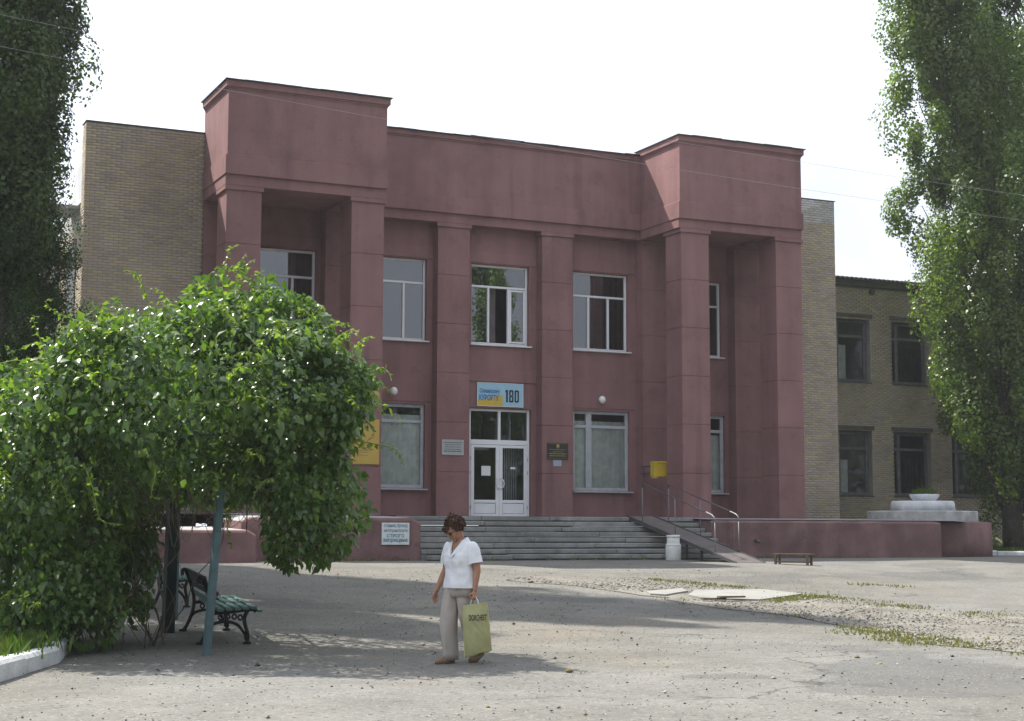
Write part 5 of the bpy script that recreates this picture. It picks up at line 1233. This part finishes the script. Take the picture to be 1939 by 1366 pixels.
# ------------------------------------------------------------------ woman with shopping bag
M_skin = mat('tanned_skin', (.38, .20, .135), .55, .06, 14, spec=.35)
M_blouse = mat('white_blouse_cloth', (.74, .75, .79), .85, .05, 9, .03, 60)
M_trouser = mat('beige_trouser_cloth', (.40, .355, .325), .9, .07, 8, .04, 80)
M_hair = mat('brown_hair', (.052, .027, .017), .65, .3, 40, spec=.2)
M_hairlight = mat('brown_hair_highlight', (.085, .042, .026), .6, .3, 40, spec=.4)
M_shoe = mat('tan_leather_shoe', (.19, .115, .075), .6, .15, 20)
M_lens = mat('dark_sunglasses', (.012, .012, .014), .15, 0, spec=.6)
M_lip = mat('lip', (.30, .10, .085), .5, .05)
M_strawbag = mat('olive_yellow_bag_plastic', (.36, .345, .165), .42, .12, 7, .05, 40, spec=.5)
M_cord = mat('white_bag_handle', (.72, .72, .70), .6, .05)
M_bagtext = mat('dark_brown_print', (.05, .03, .025), .6, .1)
WX, WY = -5.80, -24.02
W = thing('person', 'woman in white blouse and beige trousers walking with a yellow bag, looking down', 'person', (0, 0, 0))
def limb(m, pts, rads, n=12, flat=1.0): m.tube(curve_pts(pts, 5), list(np.interp(np.linspace(0, len(pts)-1, 5*(len(pts)-1)+1), range(len(pts)), rads)), n, flat=flat)
m = MB()
# torso, neck
def ring(z, a, b, cx=0., cy=0., n=20, p=2.3):
    out = []
    for j in range(n):
        t = 2*math.pi*j/n; c, s = math.cos(t), math.sin(t)
        out.append((cx+a*math.copysign(abs(c)**(2/p), c), cy+b*math.copysign(abs(s)**(2/p), s), z))
    return out
m.rings([ring(.78, .155, .115, 0, 0), ring(.86, .165, .12), ring(.98, .14, .105), ring(1.10, .15, .11, 0, -.01), ring(1.20, .155, .10, 0, 0), ring(1.265, .12, .075), ring(1.30, .06, .055, 0, -.005)])
limb(m, [(0, .01, 1.24), (0, -.02, 1.32), (-.006, -.05, 1.385)], [.058, .05, .05])
# head: tipped forward, turned to her right
HR = Matrix.Rotation(math.radians(-18), 3, 'Z') @ Matrix.Rotation(math.radians(37), 3, 'X')
HC = Vector((-.012, -.088, 1.425))
def hp(x, y, z): return HC + HR @ Vector((x, y, z))       # -y is the face
m.ell(HC, (.073, .092, .105), 20, 14, rot=HR)
m.ell(hp(0, -.022, -.055), (.057, .066, .062), 16, 10, rot=HR)           # jaw
m.ell(hp(0, -.074, -.098), (.022, .018, .016), 10, 8, rot=HR)            # chin
m.ell(hp(0, -.088, .012), (.05, .02, .018), 12, 8, rot=HR)               # brow
m.tube([hp(0, -.092, .008), hp(0, -.105, -.022), hp(0, -.110, -.036), hp(0, -.095, -.044)], [.010, .012, .016, .010], 8)
for sx in (-1, 1):
    m.ell(hp(sx*.034, -.074, -.028), (.022, .018, .02), 10, 8, rot=HR)     # cheeks
    m.ell(hp(sx*.076, .008, -.015), (.010, .020, .032), 8, 8, rot=HR)      # ears
m.ell(hp(0, -.091, -.066), (.024, .010, .008), 10, 6, rot=HR)
# arms
def arm(sh, el, wr, palm, out):
    limb(m, [sh, tuple((Vector(sh)+Vector(el))/2), el, tuple(Vector(el).lerp(Vector(wr), .35)), wr, palm], [.052, .045, .038, .037, .026, .024], 12)
arm((-.165, 0, 1.235), (-.252, .04, .985), (-.296, -.04, .785), (-.301, -.055, .752), -1)
arm((.165, .01, 1.235), (.213, .02, .99), (.208, -.005, .790), (.207, -.008, .765), 1)
# relaxed right hand
pc = Vector((-.303, -.063, .728)); m.ell(pc, (.017, .036, .046), 12, 8, rot=Matrix.Rotation(.25, 3, 'X'))
for k, (dy, ln) in enumerate(((-.034, .062), (-.012, .070), (.010, .066), (.031, .052))):
    b = pc+Vector((0, dy-.004, -.030)); m.tube([b, b+Vector((.002, -.008, -ln*.45)), b+Vector((.014, -.014, -ln*.8)), b+Vector((.028, -.014, -ln))], [.0095, .009, .008, .0065], 8)
b = pc+Vector((.006, -.030, .012)); m.tube([b, b+Vector((.016, -.026, -.022)), b+Vector((.022, -.034, -.048))], [.012, .011, .008], 8)
# left hand closed round the bag handles
hc = Vector((.207, -.012, .735)); m.ell(hc, (.020, .036, .036), 12, 8)
for k, dy in enumerate((-.033, -.011, .011, .032)):
    b = hc+Vector((.012, dy, -.018)); m.tube([b, b+Vector((.004, 0, -.024)), b+Vector((-.014, 0, -.036)), b+Vector((-.030, 0, -.022)), b+Vector((-.028, 0, -.006))], [.0105, .010, .0095, .009, .0075], 8)
b = hc+Vector((-.008, -.030, .010)); m.tube([b, b+Vector((-.018, -.020, -.018)), b+Vector((-.014, -.012, -.042))], [.012, .0115, .009], 8)
# legs and feet
LEG = [[(-.082, .0, .84), (-.082, -.09, .46), (-.066, -.085, .085), (-.066, -.097, .06)], [(.082, .0, .84), (.062, .04, .48), (.034, .27, .15), (.034, .26, .12)]]
for pth in LEG: limb(m, pth, [.088, .060, .036, .034], 12)
limb(m, [(-.066, -.05, .04), (-.066, -.145, .045), (-.069, -.235, .025), (-.071, -.275, .02)], [.032, .036, .032, .018], 10)
limb(m, [(.034, .30, .145), (.034, .235, .08), (.034, .16, .037), (.034, .12, .025)], [.032, .036, .032, .018], 10)
body0 = bpy.data.objects.new('body_src', m.mesh('body', M_skin)); COL.objects.link(body0)
rmod = body0.modifiers.new('r', 'REMESH'); rmod.mode = 'VOXEL'; rmod.voxel_size = .0052; rmod.use_smooth_shade = True
smod = body0.modifiers.new('s', 'SMOOTH'); smod.factor = .5; smod.iterations = 2
dg = bpy.context.evaluated_depsgraph_get(); me = bpy.data.meshes.new_from_object(body0.evaluated_get(dg)); bpy.data.objects.remove(body0)
me.name = 'body'; me.materials.clear(); me.materials.append(M_skin)
PARTS = [link(bpy.data.objects.new('body', me), W)]
def wpart(mb_, name, mt): o = mb_.build(name, mt, W); PARTS.append(o); return o
def fold(mb_, amp, sc, zs=1.0):
    mb_.v = [tuple(Vector(p)+Vector((mnoise.noise((p[0]*sc, p[1]*sc, p[2]*sc*zs)), mnoise.noise((p[0]*sc+9, p[1]*sc, p[2]*sc*zs)), 0))*amp) for p in mb_.v]
# trousers
m = MB(); NN = 24
hip = [ring(.60, .12, .11, 0, .01, NN), ]
m.rings([ring(.70, .172, .128, 0, .005, NN), ring(.76, .178, .135, 0, .005, NN), ring(.84, .172, .13, 0, 0, NN), ring(.90, .155, .118, 0, 0, NN)])
for i, pth in enumerate(LEG):
    c = curve_pts(pth[:3], 8); rs = []
    for j, p in enumerate(c):
        t = j/(len(c)-1); a = .092*(1-t)+.060*t + (.018*max(0, t-.55)/.45); b = .103*(1-t)+.070*t + .026*max(0, t-.55)/.45
        rs.append([(p.x+a*math.cos(q)*(1 if i == 0 else 1), p.y+b*math.sin(q)*(1+.18*(math.sin(q) < -.8)), p.z-(.045 if j == len(c)-1 else 0)) for q in [2*math.pi*k/NN for k in range(NN)]])
    m.rings(rs)
fold(m, .022, 8, .35); fold(m, .012, 19, .3); wpart(m, 'trousers', M_trouser)
# blouse with open V neck, sleeves and collar
m = MB(); NB = 64; prof = [(.795, .202, .148, -.005), (.84, .198, .144, -.005), (.92, .188, .136, -.005), (1.00, .182, .132, -.008), (1.08, .186, .140, -.016), (1.14, .190, .136, -.014), (1.20, .190, .118, -.004), (1.245, .178, .096, 0), (1.275, .140, .078, 0), (1.30, .088, .066, .004)]
rs = []
pz = [p[0] for p in prof]; zz_ = np.linspace(.795, 1.30, 48)
for z in zz_:
    a = np.interp(z, pz, [p[1] for p in prof]); b = np.interp(z, pz, [p[2] for p in prof]); c = np.interp(z, pz, [p[3] for p in prof]); rs.append(ring(float(z), float(a)*.95, float(b)*.97, 0, float(c), NB, 2.25))
vs_ = [p for r in rs for p in r]; fs = []
for i in range(len(rs)-1):
    for j in range(NB):
        q = [i*NB+j, i*NB+(j+1) % NB, (i+1)*NB+(j+1) % NB, (i+1)*NB+j]; cxm = sum(vs_[k][0] for k in q)/4; cym = sum(vs_[k][1] for k in q)/4; czm = sum(vs_[k][2] for k in q)/4
        if cym < -.02 and czm > 1.14 and abs(cxm) < (czm-1.14)*.62-.002: continue
        fs.append(tuple(q))
m.add(vs_, fs, 0, True)
for sx, el in ((-1, Vector((-.252, .04, .985))), (1, Vector((.213, .02, .99)))):
    sh_ = Vector((sx*.156, .0, 1.232)); dd = (el-sh_).normalized(); rr = []
    for t, r in ((-.05, .030), (-.035, .052), (.0, .066), (.04, .071), (.09, .071), (.14, .071), (.182, .074)):
        c = sh_+dd*t; ax = Vector((1, 0, 0)); ax = (ax-dd*ax.dot(dd)).normalized(); ay = dd.cross(ax)
        rr.append([tuple(c+ax*math.cos(q)*r*.92+ay*math.sin(q)*r*1.1) for q in [2*math.pi*k/18 for k in range(18)]])
    m.rings(rr, caps=False)
fold(m, .014, 9, .6); fold(m, .010, 24, .5); wpart(m, 'blouse', M_blouse)
m = MB()
for sx in (-1, 1):
    P_ = [(sx*.012, .072, 1.325), (sx*.055, .045, 1.335), (sx*.072, -.01, 1.322), (sx*.062, -.055, 1.295), (sx*.045, -.088, 1.245), (sx*.022, -.132, 1.19), (sx*.001, -.158, 1.128)]
    Q_ = [(sx*.012, .095, 1.285), (sx*.085, .06, 1.285), (sx*.112, -.01, 1.268), (sx*.105, -.075, 1.245), (sx*.085, -.112, 1.195), (sx*.044, -.146, 1.158), (sx*.010, -.162, 1.122)]
    n_ = len(P_); m.add(P_+Q_+[(x*1.02, y*1.03, z-.006) for x, y, z in P_+Q_], [(i, i+1, n_+i+1, n_+i) for i in range(n_-1)]+[(2*n_+i, 3*n_+i, 3*n_+i+1, 2*n_+i+1) for i in range(n_-1)], 0, True)
wpart(m, 'collar', M_blouse)
m = MB()
for z in (.86, .93, 1.0, 1.07): m.ell((.0, -.155 if z > 1.03 else -.145, z), (.006, .004, .006), 8, 5)
wpart(m, 'buttons', M_paper)
# shoes
m = MB()
limb(m, [(-.066, -.04, .030), (-.066, -.085, .032), (-.068, -.165, .032), (-.071, -.235, .026), (-.073, -.29, .02)], [.030, .042, .045, .042, .018], 12)
wpart(m, 'shoe', M_shoe)
m = MB(); limb(m, [(.034, .32, .13), (.034, .28, .097), (.034, .205, .05), (.034, .145, .028), (.034, .105, .022)], [.026, .042, .045, .042, .018], 12); wpart(m, 'shoe', M_shoe)
# hair: short curly mass with a knot on top
m = MB(); rg = random.Random(77)
hv = MB(); hv.ell(HC+HR@Vector((0, .022, .026)), (.090, .102, .099), 26, 18, rot=HR)
hv.v = [tuple(Vector(p)+(Vector(p)-HC).normalized()*(.018*mnoise.noise((p[0]*38, p[1]*38, p[2]*38)))) for p in hv.v]
keepf = []
for f in hv.f:
    c = HR.transposed() @ (sum((Vector(hv.v[i]) for i in f), Vector())/len(f)-HC)
    if not (c.y < -.045 and c.z < .018) and c.z > -.075: keepf.append(f)
m.add(hv.v, keepf, 0, True)
for k in range(230):
    d = Vector((rg.gauss(0, 1), rg.gauss(.25, 1), rg.gauss(.45, .8))).normalized()
    if d.y < -.45 and d.z < .12: continue
    if d.z < -.5: continue
    q_ = rg.uniform(.96, 1.13); c = Vector((d.x*.091*q_, .020+d.y*.104*q_, .026+d.z*.100*q_)); ax = d.orthogonal().normalized(); bx = d.cross(ax); r_ = rg.uniform(.010, .020); a0 = rg.uniform(0, 6.28)
    pts = [HC+HR@(c+d*(.004+.004*math.sin(i))+(ax*math.cos(a0+i*.75)+bx*math.sin(a0+i*.75))*r_+Vector((0, 0, -.003*i))) for i in range(7)]
    m.tube(pts, [.0055]*6+[.002], 5, mi=1 if rg.random() < .3 else 0)
for k in range(46):
    a0 = rg.uniform(0, 6.28); c = Vector((rg.gauss(.0, .022), .03+rg.gauss(0, .024), .128+rg.gauss(0, .012)))
    pts = [HC+HR@(c+Vector((math.cos(a0+i*.9)*.017, math.sin(a0+i*.9)*.017, .004*i-.008))) for i in range(6)]; m.tube(pts, .0055, 5, mi=1 if rg.random() < .5 else 0)
for k in range(14):
    c = Vector((rg.uniform(-.06, .06), -.082, .052+rg.uniform(-.01, .03))); pts = [HC+HR@(c+Vector((.006*math.sin(i*1.5), -.008-.004*i, -.006*i))) for i in range(6)]; m.tube(pts, .005, 5, mi=k % 2)
o = m.build('hair', [M_hair, M_hairlight], W); PARTS.append(o)
m = MB()
for sx in (-1, 1):
    m.ell(hp(sx*.034, -.093, -.006), (.032, .010, .023), 14, 8, rot=HR); m.tube([hp(sx*.062, -.082, .003), hp(sx*.076, -.04, .003), hp(sx*.078, .01, -.002)], .0035, 6)
m.tube([hp(-.012, -.102, 0), hp(.012, -.102, 0)], .004, 6); wpart(m, 'sunglasses', M_lens)
m = MB(); m.ell(hp(0, -.100, -.066), (.020, .005, .006), 10, 6, rot=HR); wpart(m, 'lips', M_lip)
m = MB(); m.tube([(-.045, -.045, 1.30), (-.03, -.085, 1.25), (0, -.112, 1.205), (.03, -.085, 1.25), (.045, -.045, 1.30)], .002, 5); m.ell((0, -.116, 1.195), (.008, .004, .010), 8, 6); wpart(m, 'pendant', M_gold)
W.location = (WX, WY, gz(WY)-.002); W.rotation_euler = (0, 0, math.radians(-66)); W.scale = (1.0, 1.0, .985)
bpy.context.view_layer.update()
# the bag
HAND = W.matrix_world @ Vector((.205, -.012, .712))
BGT = thing('shopping_bag', 'olive yellow plastic shopping bag with dark printed lettering in her left hand', 'bag', (0, 0, 0))
def bag_y(x, z, side):
    t = min(max((z+.06)/-.56, 0), 1); edge = max(0, 1-abs((x-.02*t)/(.148))**2.6); th = (.012+.055*math.sin(math.pi*min(1, t*.72+.06)))*edge
    w = .010*mnoise.noise((x*11, z*7, side*5))+.006*mnoise.noise((x*26+z*18, z*9, side)) - .010*math.exp(-((x-.045+z*.14)/.012)**2)
    return side*th + w*edge
m = MB(); nx, nz = 26, 36
def bag_pt(i, j, side):
    t = j/nz; w = .272+.02*t; zt = -.088+.022*(i/nx)*(1-t)
    zb_ = -.63+.065*(i/nx)+.006*math.sin(i*.5); x = (i/nx-.5)*w+.012*t; z = zt+(zb_-zt)*t
    return (x, bag_y(x, z, side), z)
A = [bag_pt(i, j, -1) for j in range(nz+1) for i in range(nx+1)]; Bk = [bag_pt(i, j, 1) for j in range(nz+1) for i in range(nx+1)]
nq = (nx+1)*(nz+1); fs = []
for j in range(nz):
    for i in range(nx):
        a = j*(nx+1)+i; fs.append((a, a+nx+1, a+nx+2, a+1)); fs.append((nq+a, nq+a+1, nq+a+nx+2, nq+a+nx+1))
for j in range(nz): a = j*(nx+1); fs.append((a, nq+a, nq+a+nx+1, a+nx+1)); a += nx; fs.append((a, a+nx+1, nq+a+nx+1, nq+a))
for i in range(nx): a = nz*(nx+1)+i; fs.append((a, nq+a, nq+a+1, a+1))
m.add(A+Bk, fs, 0, True); m.build('bag_body', M_strawbag, BGT)
for s_, y in ((-1, -.012), (1, .012)):
    m = MB(); m.tube(curve_pts([(-.050, y, -.12), (-.034, y, -.05), (-.006, y*.5, .012), (.006, y*.5, .012), (.034, y, -.05), (.050, y, -.115)], 5), .0055, 6); m.build('handle', M_cord, BGT)
text_obj('DORCHEST', 'lettering', M_bagtext, BGT, -.06, .125, -.25, -.188, 0, .02, xf=lambda p: (p[0], bag_y(p[0], p[2], -1)-.003, p[2]-.02*(p[0])))
m = MB(); m.box(.04, .118, -.0005, .0005, -.2635, -.2595)
m.v = [(x, bag_y(x, z, -1)-.003+y, z) for x, y, z in m.v]; m.build('print_line', M_bagtext, BGT)
BGT.location = HAND; BGT.rotation_euler = (0, math.radians(-3), -YAW+math.radians(-6))
bpy.context.view_layer.update()

# added thin scattering air, standing in for the lens veiling flare
M_flareveil = bpy.data.materials.new('flare_veil_air'); M_flareveil.use_nodes = True
hn = M_flareveil.node_tree.nodes; hl = M_flareveil.node_tree.links; hn.remove(hn['Principled BSDF'])
hv_ = hn.new('ShaderNodeVolumePrincipled'); hv_.inputs['Color'].default_value = (.93, .96, 1, 1); hv_.inputs['Density'].default_value = .00042; hv_.inputs['Anisotropy'].default_value = .3
hl.new(hv_.outputs[0], hn['Material Output'].inputs['Volume'])
m = MB(); m.box(-620, 820, -420, 920, -2.2, 34); tag(m.build('flare_veil', M_flareveil), 'thin pale air veil added in place of lens flare', None, None, 'stuff')
